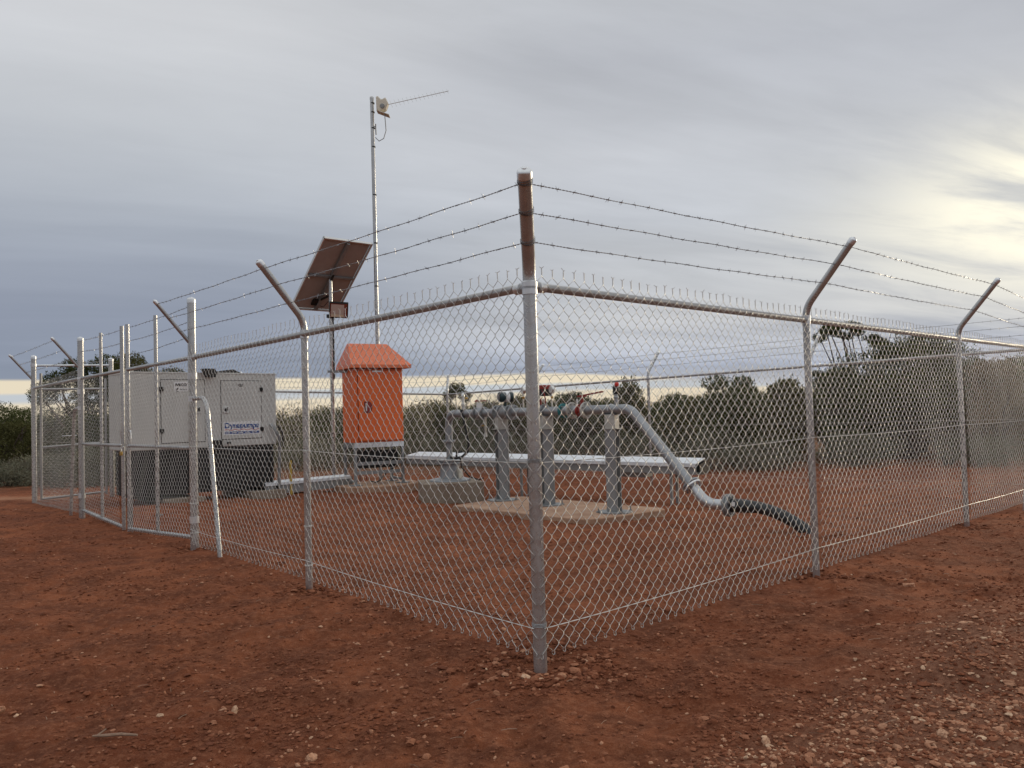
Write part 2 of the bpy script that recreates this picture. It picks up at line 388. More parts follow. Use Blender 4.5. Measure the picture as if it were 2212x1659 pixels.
at = ground.data.attributes.new('soil', 'FLOAT_VECTOR', 'POINT'); at.data.foreach_set('vector', np.stack([wr, track, lit], -1).astype(np.float32).ravel())
def gz(x, y): return float(height(x, y, False))

# ------------------------------------------------------------------ chain link fence
Lx = unit(V(-.6456, .7637, 0)); Rx = unit(V(.7210, .6925, 0))
O = V(.095, 3.824, 0)
def onL(d): return O+Lx*d
def onR(d): return O+Rx*d
PA, PB, PC, PD = V(-1.447, 5.734, 0), V(-2.95, 7.56, 0), onL(8.66), onL(11.67)
def onG(f): return PB+(PC-PB)*f
P1, P2, PG = onR(2.74), onR(5.83), onR(8.62)
PE = V(-1.5, 18.9, 0); Bx = unit(PE-PG); Sx = unit(PE-PD)
outL = V(-Lx[1], Lx[0], 0); outL = outL if outL[1] < 0 else -outL
outR = V(-Rx[1], Rx[0], 0); outR = outR if outR[1] < 0 else -outR
outB = V(Bx[1], -Bx[0], 0); outB = outB if outB[0] > 0 else -outB
outS = V(Sx[1], -Sx[0], 0); outS = outS if outS[0] < 0 else -outS
W, VD, WR = .075, .0765, .00155

def chain_mesh(P0, P1_, zb0, zb1, out, detail, rad=WR, rows=46, spikes=True, name='wire_mesh', parent=None, knots=True):
    """woven mesh: every picket wire is a flattened helix hooked into its neighbours"""
    P0 = np.array(P0, float); P1_ = np.array(P1_, float); Lg = np.linalg.norm((P1_-P0)[:2]); d = unit(V(*(P1_-P0)[:2], 0))
    n = int(Lg/(W/2)); pts = []
    sgn = 1.0
    K = detail
    base = []                                   # (half-row fraction, lateral 0..1, offset)
    idx = np.arange(n)
    par = idx % 2
    rows_t = np.arange(rows*K+1)/K              # in half rows
    j = np.minimum(np.floor(rows_t).astype(int), rows-1); t = rows_t-j
    ez = .3*t+.7*(.5-.5*np.cos(np.pi*t))
    over = .0016
    S = np.zeros((n, len(rows_t))); Of = np.zeros_like(S)
    for p in (0, 1):
        a = (j+p) % 2                           # node column at the row start: 0 left or 1 right
        lat = np.where(a == 0, ez, 1-ez)
        off = np.where(a == 0, 1, -1)*np.sin(np.pi*t)**.4
        S[par == p] = lat; Of[par == p] = off
    s = (idx[:, None]+S)*(W/2)+np.where(S > .5, over, -over)*np.abs(2*S-1)**6
    Zr = np.broadcast_to(rows_t*VD/2, S.shape).copy()
    o_ = Of*(.0046 if K > 1 else .003)
    if spikes:                                  # twisted barbs at the top
        topc = np.where((idx+rows) % 2 == 0, 0, 1)
        side = np.where(topc == 0, 1.0, -1.0)   # splay direction
        cen = (idx+topc)*(W/2)
        steps = [(.008, .0018, .0018), (.016, -.0018, -.0018), (.024, .0018, .0018), (.028, -.001, -.0018), (.038, .007, .004)] if K > 1 else [(.02, .001, .0), (.042, .006, 0)]
        ex = np.stack([cen+side*q[1] for q in steps], 1); eo = np.stack([side*q[2] for q in steps], 1); ez_ = np.stack([np.full(n, rows*VD/2+q[0]) for q in steps], 1)
        ez_[:, -1] += RNG.uniform(-.008, .006, n); ex[:, -1] += RNG.uniform(-.003, .003, n); eo[:, -1] += RNG.uniform(-.006, .006, n)
        s = np.hstack([s, ex]); o_ = np.hstack([o_, eo]); Zr = np.hstack([Zr, ez_])
    if K > 1:                                   # knuckled loops along the bottom
        bc = np.where(idx % 2 == 0, 0, 1); side = np.where(bc == 0, 1.0, -1.0); cen = (idx+bc)*(W/2)
        kb = [(.004, .004, .0035), (-.012, .003, .006), (-.016, -.001, .002), (-.008, -.004, -.004)]
        ex = np.stack([cen+side*q[1] for q in kb[::-1]], 1); eo = np.stack([side*q[2] for q in kb[::-1]], 1); ez_ = np.stack([np.full(n, q[0]) for q in kb[::-1]], 1)
        s = np.hstack([ex, s]); o_ = np.hstack([eo, o_]); Zr = np.hstack([ez_, Zr])
    # slack: slow bulges and unequal picket spacing
    zrel = Zr/(rows*VD/2)
    hold = 4*np.clip(zrel, 0, 1)*(1-np.clip(zrel, 0, 1))
    bul = .010*np.sin(s*2.3+1.1)*np.sin(zrel*5.1+s*.9)+.006*np.sin(s*6.1+zrel*4)
    s = s+.0045*np.sin(zrel*9.0+s*3.1)*hold+.003*np.sin(s*17+zrel*21)
    Zr = Zr+.004*np.sin(s*5.3)*1.0+.0016*np.sin(s*31+zrel*13)
    zb = zb0+(zb1-zb0)*np.clip(s/Lg, 0, 1)
    Pt = P0[None, None, :]*V(1, 1, 0)+s[..., None]*d+((o_+bul*hold*.8)[..., None])*out
    Pt[..., 2] = zb+Zr
    m_ = Pt.shape[1]
    T = np.gradient(Pt, axis=1); T /= np.linalg.norm(T, axis=2, keepdims=True)
    A = np.cross(T, out+V(0, 0, .001)); A /= np.maximum(np.linalg.norm(A, axis=2, keepdims=True), 1e-6); B = np.cross(T, A)
    sides = 4 if K > 2 else 3
    ang = np.arange(sides)*2*np.pi/sides+.4
    Vv = Pt[:, :, None, :]+rad*(np.cos(ang)[None, None, :, None]*A[:, :, None, :]+np.sin(ang)[None, None, :, None]*B[:, :, None, :])
    Vv = Vv.reshape(-1, 3)
    I, J, Kk = np.meshgrid(np.arange(n), np.arange(m_-1), np.arange(sides), indexing='ij'); K2 = (Kk+1) % sides
    b0 = (I*m_+J)*sides; b1 = b0+sides
    q = np.stack([b0+Kk, b0+K2, b1+K2, b1+Kk], -1).reshape(-1, 4)
    off = rootloc(parent)
    o = fast_mesh(name, Vv-off, q, M_WIRE, True); o.parent = parent; o['kind'] = 'stuff'; ROOT[o] = off
    return o

def post_straight(p, z0, z1, r, sides=24, lean=(0, 0)):
    mb = MB(); a = V(p[0], p[1], z0); b = V(p[0]+lean[0], p[1]+lean[1], z1); mb.tube([a, b], r, sides); return mb
def cap_mb(p, z, r, sides=24):
    mb = MB(); mb.lathe(V(p[0], p[1], z-.035), V(0, 0, 1), [(0, r*1.07), (.034, r*1.07), (.043, r*.98), (.050, r*.72), (.053, r*.35), (.057, r*.3), (.058, .001)], sides); return mb
def bent_post(p, out, z0, zb, r, reach=.30, rise=.36, sides=20, more=.04):
    """line post cranked outwards above the rail"""
    p = V(p[0], p[1], 0); pts = [p+V(0, 0, z0), p+V(0, 0, .9), p+V(0, 0, zb-.05)]
    dirn = unit(out*reach+V(0, 0, rise)); R = .20; ang = math.acos(dirn[2])
    c0 = p+V(0, 0, zb-.05); 
    for k in range(1, 9):
        a = ang*k/8; pts.append(c0+R*((1-math.cos(a))*out+math.sin(a)*V(0, 0, 1)))
    e = pts[-1]; Ltot = math.hypot(reach, rise)-.10+more; pts.append(e+dirn*Ltot)
    mb = MB(); mb.tube(pts, r, sides); tip = pts[-1]
    return mb, tip, dirn, e
def endcap(tip, d, r):
    mb = MB(); mb.lathe(tip-d*.028, d, [(0, r*1.08), (.028, r*1.08), (.034, r*1.0), (.040, r*.80), (.043, r*.42), (.047, r*.36), (.048, .001)], 24); return mb
def clamp(p, z, r, axis=V(0, 0, 1), h=.022, t=.004):
    mb = MB(); c = V(p[0], p[1], z); mb.lathe(c-axis*h/2, axis, [(0, r), (0, r+t), (h, r+t), (h, r)], 20); return mb
def tie(mb, p, z, r, n=2):
    for k in range(n):
        c = V(p[0], p[1], z+k*.006); t = np.linspace(0, 2*np.pi, 15)[:-1]
        mb.tube([c+(r+.002)*V(math.cos(a), math.sin(a), .06*math.sin(a)) for a in t], .0016, 4, closed=True)
def rail(a, b, r, sides=16):
    mb = MB(); mb.tube([a, (np.array(a)+b)/2, b], r, sides); return mb

def barbed(pts, parent, near=True, name='barbed_wire'):
    """two strand twist with four point barbs, strung between the given points with a little sag"""
    mb = MB(); off = RNG.uniform(0, .1)
    for a, b in zip(pts[:-1], pts[1:]):
        a = np.array(a, float); b = np.array(b, float); Ls = np.linalg.norm(b-a); d = (b-a)/Ls
        side = unit(np.cross(d, V(0, 0, 1))); up = np.cross(side, d); sag = .0022*Ls
        f = lambda s: a+d*s-V(0, 0, 1)*sag*4*(s/Ls)*(1-s/Ls)+side*.0012*math.sin(s*7+off*50)+up*.0014*math.sin(s*11+off*70)
        if near:
            n = int(Ls/.011)
            for ph in (0, math.pi):
                mb.tube([f(Ls*i/n)+.0017*(math.cos(i*.011/.045*6.283+ph)*side+math.sin(i*.011/.045*6.283+ph)*up) for i in range(n+1)], .0014, 4, cap=False)
        else:
            n = max(2, int(Ls/.3)); mb.tube([f(Ls*i/n) for i in range(n+1)], .0024, 3, cap=False)
        s = off
        while s < Ls-.02:
            c = f(s)
            for q in range(2):
                th = random.uniform(0, 3.14); v1 = math.cos(th)*side+math.sin(th)*up+d*random.uniform(-.5, .5); v1 = unit(v1)
                ln = random.uniform(.012, .018); cc = c+d*(q*.007)
                if near: mb.tube([cc-v1*ln, cc-v1*.003, cc+v1*.003, cc+v1*ln], [.0007, .0011, .0011, .0007], 3)
                else: mb.tube([cc-v1*ln, cc+v1*ln], .0014, 3)
            if near: mb.tube([c-d*.008, c+d*.012], .0034, 5)
            s += .105*random.uniform(.9, 1.1)
        off = s-Ls
    return part(name, mb, M_BARB, parent)

RAILZ = 1.79
def arm_pts(tip, d, e):
    """three fixing points along a cranked arm"""
    return [tip-d*.035, tip-d*.19, tip-d*.35]
def tension(pts, parent, z0s, name='tension_wire', near=True):
    mb = MB()
    for a, b in zip(pts[:-1], pts[1:]):
        a = np.array(a, float); b = np.array(b, float); Ls = np.linalg.norm(b-a); n = int(Ls/.02) if near else 2; d = (b-a)/Ls; s = unit(np.cross(d, V(0, 0, 1)))
        if near:
            for ph in (0, math.pi):
                mb.tube([a+(b-a)*i/n+.0013*(math.cos(i*.8+ph)*s+math.sin(i*.8+ph)*V(0, 0, 1))-V(0, 0, .012*4*(i/n)*(1-i/n)) for i in range(n+1)], .0013, 4, cap=False)
        else: mb.tube([a, b], .0022, 3)
    return part(name, mb, M_WIRE, parent)

CR, LR, GR, RR_ = .0315, .0245, .0375, .0210     # radii: corner, line, gate posts and rails
# corner post tops where barbed wire ties on
outO = unit(outL+outR)
armO = bent_post(O, outO, -.3, 1.86, CR, sides=32, more=.03); armG = bent_post(PG, unit(outR+outB), -.3, 1.84, CR)
def arm_pts(tip, d, e):
    return [tip-d*.05, tip-d*.19, tip-d*.34]
Otie = arm_pts(*armO[1:4])
armA = bent_post(PA, outL, -.3, 1.86, LR, more=.06); arm1 = bent_post(P1, outR, -.3, 1.85, LR, more=.11); arm2 = bent_post(P2, outR, -.3, 1.85, LR, more=.13)
Gtie = arm_pts(*armG[1:4])

def gate_post(parent, p, out, zt, r, arm=True, fx=None):
    po = part('post', post_straight(p, -.3, zt, r), M_POST, parent)
    part('post_cap', cap_mb(p, zt, r), M_BRIGHT, po)
    if arm:
        a = V(p[0], p[1], 1.93)+out*r*.6; b = a+out*.30+V(0, 0, .36); d = unit(b-a)
        mb = MB(); mb.tube([a, b], .017, 14); ar = part('arm', mb, M_RAIL, po); part('arm_cap', endcap(b, d, .017), M_BRIGHT, po)
        return [b-d*.03, b-d*.19, b-d*.34]
    return [V(p[0], p[1], z) for z in (zt-.05, zt-.18, zt-.31)]
def bracket(parent, p, dirn, z, r):
    """brace band and rail cup at an end post"""
    mb = MB(); c = V(p[0], p[1], z); mb.lathe(c-V(0, 0, .014), V(0, 0, 1), [(0, r), (0, r+.005), (.028, r+.005), (.028, r)], 20)
    mb.box(c+dirn*(r+.012), [dirn, np.cross(dirn, V(0, 0, 1)), V(0, 0, 1)], (.014, .005, .013))
    mb.lathe(c+dirn*(r+.018), dirn, [(0, .014), (.006, RR_+.006), (.046, RR_+.005), (.046, RR_)], 16)
    bolt = np.cross(dirn, V(0, 0, 1)); mb.lathe(c+dirn*(r+.012)-bolt*.016, bolt, [(0, .006), (0, .009), (.007, .009), (.007, .005), (.034, .005)], 8)
    return part('rail_bracket', mb, M_BRIGHT, parent)
def corner_collar(parent, p, z, r):
    mb = MB(); c = V(p[0], p[1], z)
    mb.lathe(c-V(0, 0, .03), V(0, 0, 1), [(0, r), (0, r+.005), (.024, r+.005), (.026, r+.002), (.034, r+.002), (.036, r+.006), (.058, r+.006), (.064, r)], 24)
    return part('collar', mb, M_BRIGHT, parent)
def bent_brace(parent, p, dirn, r=.022, run=.60):
    p = V(p[0], p[1], 0); a = p+V(0, 0, 1.41)+dirn*.02; pts = [a, a+dirn*.10, a+dirn*.21]
    for k in range(1, 9):
        t = k/8*math.radians(82); pts.append(a+dirn*(.21+.17*math.sin(t))-V(0, 0, .17*(1-math.cos(t))))
    e = p+dirn*(run+.33)+V(0, 0, gz(*(p+dirn*run)[:2])-.12); pts += [pts[-1]+(e-pts[-1])*.5, e]
    mb = MB(); mb.tube(pts, r, 14); b = part('brace', mb, M_POST, parent)
    part('brace_band', clamp(p, 1.41, r*1.75, h=.05), M_BRIGHT, b); return b

# --- right-hand front run (corner post belongs to it)
F = thing('chain_link_fence', 'galvanised chain link fence running right from the tall nearest corner post, topped with barbed wire', 'fence', (O[0], O[1], gz(O[0], O[1])))
cpost = part('post', armO[0], M_POST, F, label='thick corner post whose cranked top leans towards the viewer')
part('post_cap', endcap(armO[1], armO[2], CR), M_BRIGHT, cpost)
corner_collar(F, O, RAILZ-.01, CR)
ties = MB()
for z in (.215, .97): tie(ties, O, z, CR+.001, 3)
for q in Otie:
    for w_ in range(3):
        b_ = np.cross(armO[2], Rx); b_ = unit(b_); a_ = np.cross(b_, armO[2]); c_ = q+armO[2]*.007*w_
        ties.tube([c_+(CR+.003)*(math.cos(a)*a_+math.sin(a)*b_)+armO[2]*.004*math.sin(a+w_) for a in np.linspace(0, 6.283, 17)[:-1]], .0017, 4, closed=True)
part('tie_wire', ties, M_BARB, F, kind='stuff')
for arm, p in ((arm1, P1), (arm2, P2)):
    po = part('post', arm[0], M_POST, F); part('post_cap', endcap(arm[1], arm[2], LR), M_BRIGHT, po)
    part('rail_clamp', clamp(p, RAILZ, LR+.001, h=.06, t=.005), M_BRIGHT, F)
gp = part('post', armG[0], M_POST, F); part('post_cap', endcap(armG[1], armG[2], CR), M_BRIGHT, gp); corner_collar(F, PG, RAILZ-.01, CR)
zr = lambda p, z=RAILZ: V(p[0], p[1], z)
part('top_rail', rail(zr(O+Rx*.06), zr(PG-Rx*.05), RR_), M_RAIL, F)
bracket(F, O, Rx, RAILZ, CR); bracket(F, O, Lx, RAILZ-.004, CR); bracket(F, PG, -Rx, RAILZ, CR)
oR = outR*.030
chain_mesh(O+oR-Rx*.02, P1+oR, .085, .075, outR, 5, parent=F)
chain_mesh(P1+oR+Rx*.02, P2+oR, .075, .070, outR, 3, parent=F)
chain_mesh(P2+oR+Rx*.02, PG+oR, .07, .06, outR, 3, parent=F)
for z in (.205, .965): tension([zr(O+outR*.033, z), zr(P1+outR*.033, z+.005), zr(P2+outR*.03, z), zr(PG+outR*.03, z)], F, z)
A1, A2 = arm_pts(*arm1[1:4]), arm_pts(*arm2[1:4])
for k in range(3): barbed([Otie[k]+Rx*CR*.9, A1[k]+outR*.0, A2[k], Gtie[k]], F)
bent_brace(F, PG, -Rx, .022)

# --- left-hand front run up to the double gate
FL = thing('chain_link_fence', 'galvanised chain link fence panel between the corner post and the vehicle gates, one cranked post', 'fence', (PA[0], PA[1], gz(PA[0], PA[1])))
po = part('post', armA[0], M_POST, FL); part('post_cap', endcap(armA[1], armA[2], LR), M_BRIGHT, po)
part('rail_clamp', clamp(PA, RAILZ, LR+.001, h=.06, t=.005), M_BRIGHT, FL)
part('top_rail', rail(zr(O+Lx*.06), zr(PB-Lx*.04), RR_), M_RAIL, FL)
bracket(FL, PB, -Lx, RAILZ, GR)
oL = outL*.030
chain_mesh(O+oL-Lx*.02, PA+oL, .085, .105, outL, 5, parent=FL)
chain_mesh(PA+oL+Lx*.02, PB+oL*1.25, .105, .10, outL, 3, parent=FL)
for z in (.205, .965): tension([zr(O+outL*.033, z), zr(PA+outL*.033, z+.015), zr(PB+outL*.04, z+.01)], FL, z)
armBpts = gate_post(FL, PB, outL, 2.33, GR)
AA = arm_pts(*armA[1:4])
for k in range(3): barbed([Otie[k]+Lx*CR, AA[k], armBpts[k]], FL)
bent_brace(FL, PB, unit(PA-PB), .021, .34)
ties = MB()
for z in (.18, .45, .97, 1.55): tie(ties, PB, z, GR+.001, 2); tie(ties, PA, z, LR+.001, 2)
part('tie_wire', ties, M_WIRE, FL, kind='stuff')

# --- left end run from gate to far corner
FE = thing('chain_link_fence', 'short galvanised chain link fence panel at the far left end, beyond the vehicle gates', 'fence', (PC[0], PC[1], gz(PC[0], PC[1])))
armC = gate_post(FE, PC, outL, 2.30, GR); armD = gate_post(FE, PD, outL, 2.28, GR)
part('top_rail', rail(zr(PC+Lx*.04), zr(PD-Lx*.04), RR_), M_RAIL, FE); bracket(FE, PC, Lx, RAILZ, GR); bracket(FE, PD, -Lx, RAILZ, GR)
chain_mesh(PC+oL*1.25, PD+oL*1.25, .10, .03, outL, 2, parent=FE)
for z in (.97,): tension([zr(PC+outL*.04, z), zr(PD+outL*.04, z)], FE, z, near=False)
for k in range(3): barbed([armC[k], armD[k]], FE, near=False)
bent_brace(FE, PC, Lx, .021, .30)

# --- side run at the back left and back run
FS = thing('chain_link_fence', 'rear side chain link fence running behind the generator and orange cabinet', 'fence', (PE[0], PE[1], -.14))
PS = PD+Sx*1.15
GRAILZ = 1.80
armE = bent_post(PE, unit(outS+outB), -.5, 1.72, CR, sides=12); pe = part('post', armE[0], M_POST, FS); part('post_cap', endcap(armE[1], armE[2], CR), M_BRIGHT, pe)
ps = part('post', post_straight(PS, -.3, 2.27, GR*1.05), M_POST, FS); part('post_cap', cap_mb(PS, 2.275, GR*1.05), M_BRIGHT, ps)
nS = 3; Stops = []
for k in range(1, nS):
    q = PS+(PE-PS)*k/nS; a = bent_post(q, outS, -.4, 1.76-.05*k, LR, sides=10); po = part('post', a[0], M_POST, FS); part('post_cap', endcap(a[1], a[2], LR), M_BRIGHT, po); Stops.append(arm_pts(*a[1:4]))
part('top_rail', rail(V(PS[0], PS[1], 1.78), V(PE[0], PE[1], 1.66), RR_*.95, 10), M_RAIL, FS)
chain_mesh(PS+outS*.03, PE+outS*.03, .02, -.12, outS, 1, rad=.0021, parent=FS)
tension([V(PS[0], PS[1], .95), V(PE[0], PE[1], .83)], FS, 0, near=False)
Etie = arm_pts(*armE[1:4])
for k in range(3): barbed([V(PS[0], PS[1], 2.22-.13*k)]+[s_[k] for s_ in Stops]+[Etie[k]], FS, near=False)

FB = thing('chain_link_fence', 'rear chain link fence in front of the scrub, seen through the nearer mesh', 'fence', (2.4, 14.34, -.15))
backs = []
for fr_, zrz in ((.755, 1.72), (.502, 1.755), (.247, 1.785)):
    q = PG+(PE-PG)*fr_; a = bent_post(q, outB, -.5, zrz+.06, LR, sides=10); po = part('post', a[0], M_POST, FB); part('post_cap', endcap(a[1], a[2], LR), M_BRIGHT, po)
    part('rail_clamp', clamp(q, zrz, LR+.001, h=.05), M_BRIGHT, FB); backs.append(arm_pts(*a[1:4]))
part('top_rail', rail(V(PE[0], PE[1], 1.66), V(PG[0], PG[1], 1.79), RR_*.95, 10), M_RAIL, FB)
chain_mesh(PG-outB*.03, PE-outB*.03, .05, -.12, outB, 1, rad=.0021, parent=FB)
tension([V(PG[0], PG[1], .95), V(PE[0], PE[1], .83)], FB, 0, near=False)
tension([V(PG[0], PG[1], .16), V(PE[0], PE[1], .0)], FB, 0, near=False)
for k in range(3): barbed([Gtie[k]]+[b_[k] for b_ in backs[::-1]]+[Etie[k]], FB, near=False)

# --- vehicle gate leaves
def gate_leaf(label, pa, pb, pm, zb_a, zb_b, inner, handle_side):
    """pa hinge side, pb meeting stile, pm middle upright"""
    g = thing('vehicle_gate', label, 'gate', (pa[0], pa[1], gz(pa[0], pa[1])), 'pair of vehicle gate leaves')
    d = unit(pb-pa); r = .0205
    part('top_rail', rail(zr(pa+d*.055), zr(pb), r), M_RAIL, g)
    part('middle_rail', rail(zr(pa+d*.055, .955), zr(pb, .955), r*.85), M_RAIL, g)
    part('bottom_rail', rail(zr(pa+d*.055, zb_a), zr(pb, zb_b), r), M_POST, g)
    mb = post_straight(pa+d*.058, zb_a, RAILZ, r*.9); part('hinge_stile', mb, M_RAIL, g)
    part('meeting_stile', post_straight(pb, zb_b-.03, 2.29, r*1.08), M_POST, g)
    part('upright', post_straight(pm, (zb_a+zb_b)/2, 2.29, r*.92), M_POST, g)
    for z in (.30, 1.62):
        mb = MB(); mb.tube([zr(pa, z-.03), zr(pa, z+.03)], GR+.006, 16); mb.box(zr(pa+d*.045, z), [d, outL, V(0, 0, 1)], (.03, .008, .02)); part('hinge', mb, M_BRIGHT, g)
    chain_mesh((pa if inner else pb)+outL*.024+(d if inner else -d)*.05, (pb if inner else pa)+outL*.024, zb_a if inner else zb_b, zb_b if inner else zb_a, outL, 3 if inner else 2, rows=44, spikes=False, parent=g)
    mb = MB(); c = zr(pb, 1.02)+d*handle_side*.02; q = -d
    mb.tube([c+V(0, 0, -.10), c+q*.05+V(0, 0, -.10), c+q*.06+V(0, 0, -.085), c+q*.06+V(0, 0, .085), c+q*.05+V(0, 0, .10), c+V(0, 0, .10)], .007, 8); part('pull_handle', mb, M_BRIGHT, g)
    tops = [[zr(pt, z) for z in (2.25, 2.10, 1.95)] for pt in (pm, pb)]
    for k in range(3): barbed([zr(pa, 2.27-.14*k)+d*GR, tops[0][k], tops[1][k]], g, near=inner)
    return g
Pm1, Pm0 = onG(0.4983), onG(0.5503)
g1 = gate_leaf('right leaf of the double vehicle gate, hinged on the thick post beside the curved brace', PB, Pm1, onG(0.2590), .135, .05, True, -1)
g2 = gate_leaf('left leaf of the double vehicle gate, hinged nearer the far left end', PC, Pm0, onG(0.7660), .12, .05, False, -1)
mb = MB(); q = Pm1-outL*.03
mb.tube([zr(q, .5), zr(q, -.06)], .008, 8); part('drop_bolt', mb, M_POST, g1)
mb = MB(); c = onG(0.4565)
mb.tube([zr(c-outL*.25, -.1), zr(c-outL*.25, .16), zr(c-outL*.25, .19)-Lx*.02, zr(c-outL*.25, .20)-Lx*.14], .008, 8)
solo('gate_stop', mb, M_RAIL, 'small bent galvanised rod standing in the soil just inside the gate leaves', 'gate stop', loc=zr(c-outL*.25, 0))
# chain and padlock
t_ = thing('chain_and_padlock', 'short chain with a brass padlock tying the two gate leaves together', 'padlock', zr((Pm1+Pm0)/2, .95))
cc = (Pm1+Pm0)/2
for k in range(11):
    a = k/10*2*math.pi; c = zr(cc, .955)+Lx*(.09*math.cos(a))+outL*(.04*math.sin(a)-.0)+V(0, 0, .018*math.cos(2*a)); tn = unit(-Lx*math.sin(a)*.09+outL*.04*math.cos(a)); nn = V(0, 0, 1) if k % 2 else np.cross(tn, V(0, 0, 1))
    mb = MB(); mb.tube([c+tn*.018*math.cos(b)+nn*.010*math.sin(b) for b in np.linspace(0, 2*np.pi, 11)[:-1]], .0035, 5, closed=True); part('chain_link', mb, M_CHROME, t_)
mb = MB(); c = zr(cc, .87)+outL*.05; mb.box(c, [Lx, outL, V(0, 0, 1)], (.022, .011, .022)); part('lock_body', mb, M_BRASS, t_, bevel=.003)
mb = MB(); mb.tube([c+Lx*.014+V(0, 0, .02), c+Lx*.014+V(0, 0, .04), c+Lx*.007+V(0, 0, .052), c-Lx*.007+V(0, 0, .052), c-Lx*.014+V(0, 0, .04), c-Lx*.014+V(0, 0, .02)], .004, 6); part('shackle', mb, M_CHROME, t_)

# --- pedestrian gate with header, far left
g = thing('pedestrian_gate', 'narrow single gate under a raised pipe header at the far left back', 'gate', (PD[0], PD[1], -.02))
a, b = PD+Sx*.10, PS-Sx*.09
for nm, z0_, z1_ in (('top_rail', 1.77, 1.78), ('middle_rail', .86, .90), ('bottom_rail', .06, .09)): part(nm, rail(zr(a, z0_), zr(b, z1_), .018), M_RAIL, g)
part('stile', post_straight(a, .05, 2.02, .019), M_RAIL, g); part('stile', post_straight(b, .05, 1.95, .019), M_RAIL, g)
chain_mesh(a+outS*.02, b+outS*.02, .06, .06, outS, 1, rows=44, spikes=False, parent=g)
mb = MB(); mb.tube([zr(PD+Sx*.03, 2.14), zr(PS, 2.17)], .017, 12); mb.lathe(zr(PD, 2.12), V(0, 0, 1), [(0, GR+.001), (0, GR+.006), (.05, GR+.006), (.05, GR+.001)], 16)
part('header', mb, M_BRIGHT, g)
mb = MB(); mb.tube([zr(a+Sx*.3, 1.03), zr(a+Sx*.33, 1.03)-outS*.05, zr(a+Sx*.5, 1.03)-outS*.05], .008, 6); part('handle', mb, M_BRIGHT, g)

# ------------------------------------------------------------------ generator
N = V(-5.47, 11.72, 0); ex = unit(V(.72, .694, 0)); ey = unit(V(-.694, .72, 0)); ez = V(0, 0, 1)
GL, GW = 2.27, .89
def gp_(a, b, z): return N+ex*a+ey*b+V(0, 0, z)
gen = thing('diesel_generator', 'off-white enclosed diesel generator on a black base tank, inside the gates', 'generator', (N[0], N[1], gz(N[0], N[1])))
zB, zT = .80, 1.925
mb = MB(); mb.box(gp_(GL/2, GW/2, (zB+zT)/2), [ex, ey, ez], (GL/2, GW/2, (zT-zB)/2)); canopy = part('canopy', mb, M_GEN, gen, bevel=.012)
mb = MB(); mb.box(gp_(GL/2, GW/2, zT+.006), [ex, ey, ez], (GL/2+.006, GW/2+.006, .012)); part('roof_flashing', mb, M_GEN, canopy, bevel=.004)
mb = MB(); mb.box(gp_(GL/2+.02, GW/2, .46), [ex, ey, ez], (GL/2-.06, GW/2-.03, .337)); base = part('base_tank', mb, M_BLACK, gen, bevel=.008)
for k in range(9):
    mb = MB(); mb.box(gp_(.18+k*.25, .026, .46), [ex, ey, ez], (.018, .012, .30)); part('tank_rib', mb, M_BLACK, base)
for a in (.14, .95): 
    mb = MB(); mb.box(gp_(GL*a, GW/2, .105), [ex, ey, ez], (.12, GW/2+.03, .032)); part('skid_foot', mb, M_BLACK, gen)
def panel(a0, a1, z0, z1, mtl=M_GEN, t=.008, nm='door', off=0.0, seam=True):
    if seam:
        mb = MB(); mb.box(gp_((a0+a1)/2, .0015, (z0+z1)/2), [ex, ey, ez], ((a1-a0)/2+.010, .003, (z1-z0)/2+.010)); part('door_seal', mb, M_SEAM, canopy)
    mb = MB(); mb.box(gp_((a0+a1)/2, -t/2-off, (z0+z1)/2), [ex, ey, ez], ((a1-a0)/2, t/2, (z1-z0)/2)); return part(nm, mb, mtl, gen, bevel=.002)
# doors measured off the long side
d1 = panel(.436, 1.084, .895, 1.825); d2 = panel(1.349, 2.008, .915, 1.815)
def hinge(a, z, dr):
    mb = MB(); mb.box(gp_(a, -.016, z), [ex, ey, ez], (.03, .006, .032)); mb.lathe(gp_(a, -.024, z-.034), ez, [(0, .008), (.068, .008)], 8); part('hinge', mb, M_BLACK, dr)
hinge(.437, 1.69, d1); hinge(.437, 1.07, d1); hinge(2.008, 1.68, d2); hinge(2.008, 1.05, d2)
def latch(a, z, dr):
    mb = MB(); mb.box(gp_(a, -.014, z), [ex, ey, ez], (.045, .006, .05)); part('latch_plate', mb, M_CHROME, dr, bevel=.004)
    mb = MB(); mb.lathe(gp_(a, -.019, z), -ey, [(0, .028), (.004, .028), (.006, .02)], 14); mb.box(gp_(a+.005, -.03, z+.01), [unit(ex*.5+ez), ey, unit(ez*.5-ex)], (.03, .005, .008)); part('latch_handle', mb, M_BLACK, dr)
latch(.985, 1.373, d1); latch(1.42, 1.366, d2)
eyn = -ey
def sticker(a0, a1, z0, z1, dr, mtl=M_STICK, off=.0088, nm='sticker', h=.0006):
    mb = MB(); mb.box(gp_((a0+a1)/2, -off-h, (z0+z1)/2), [ex, ey, ez], ((a1-a0)/2, h, (z1-z0)/2)); return part(nm, mb, mtl, dr)
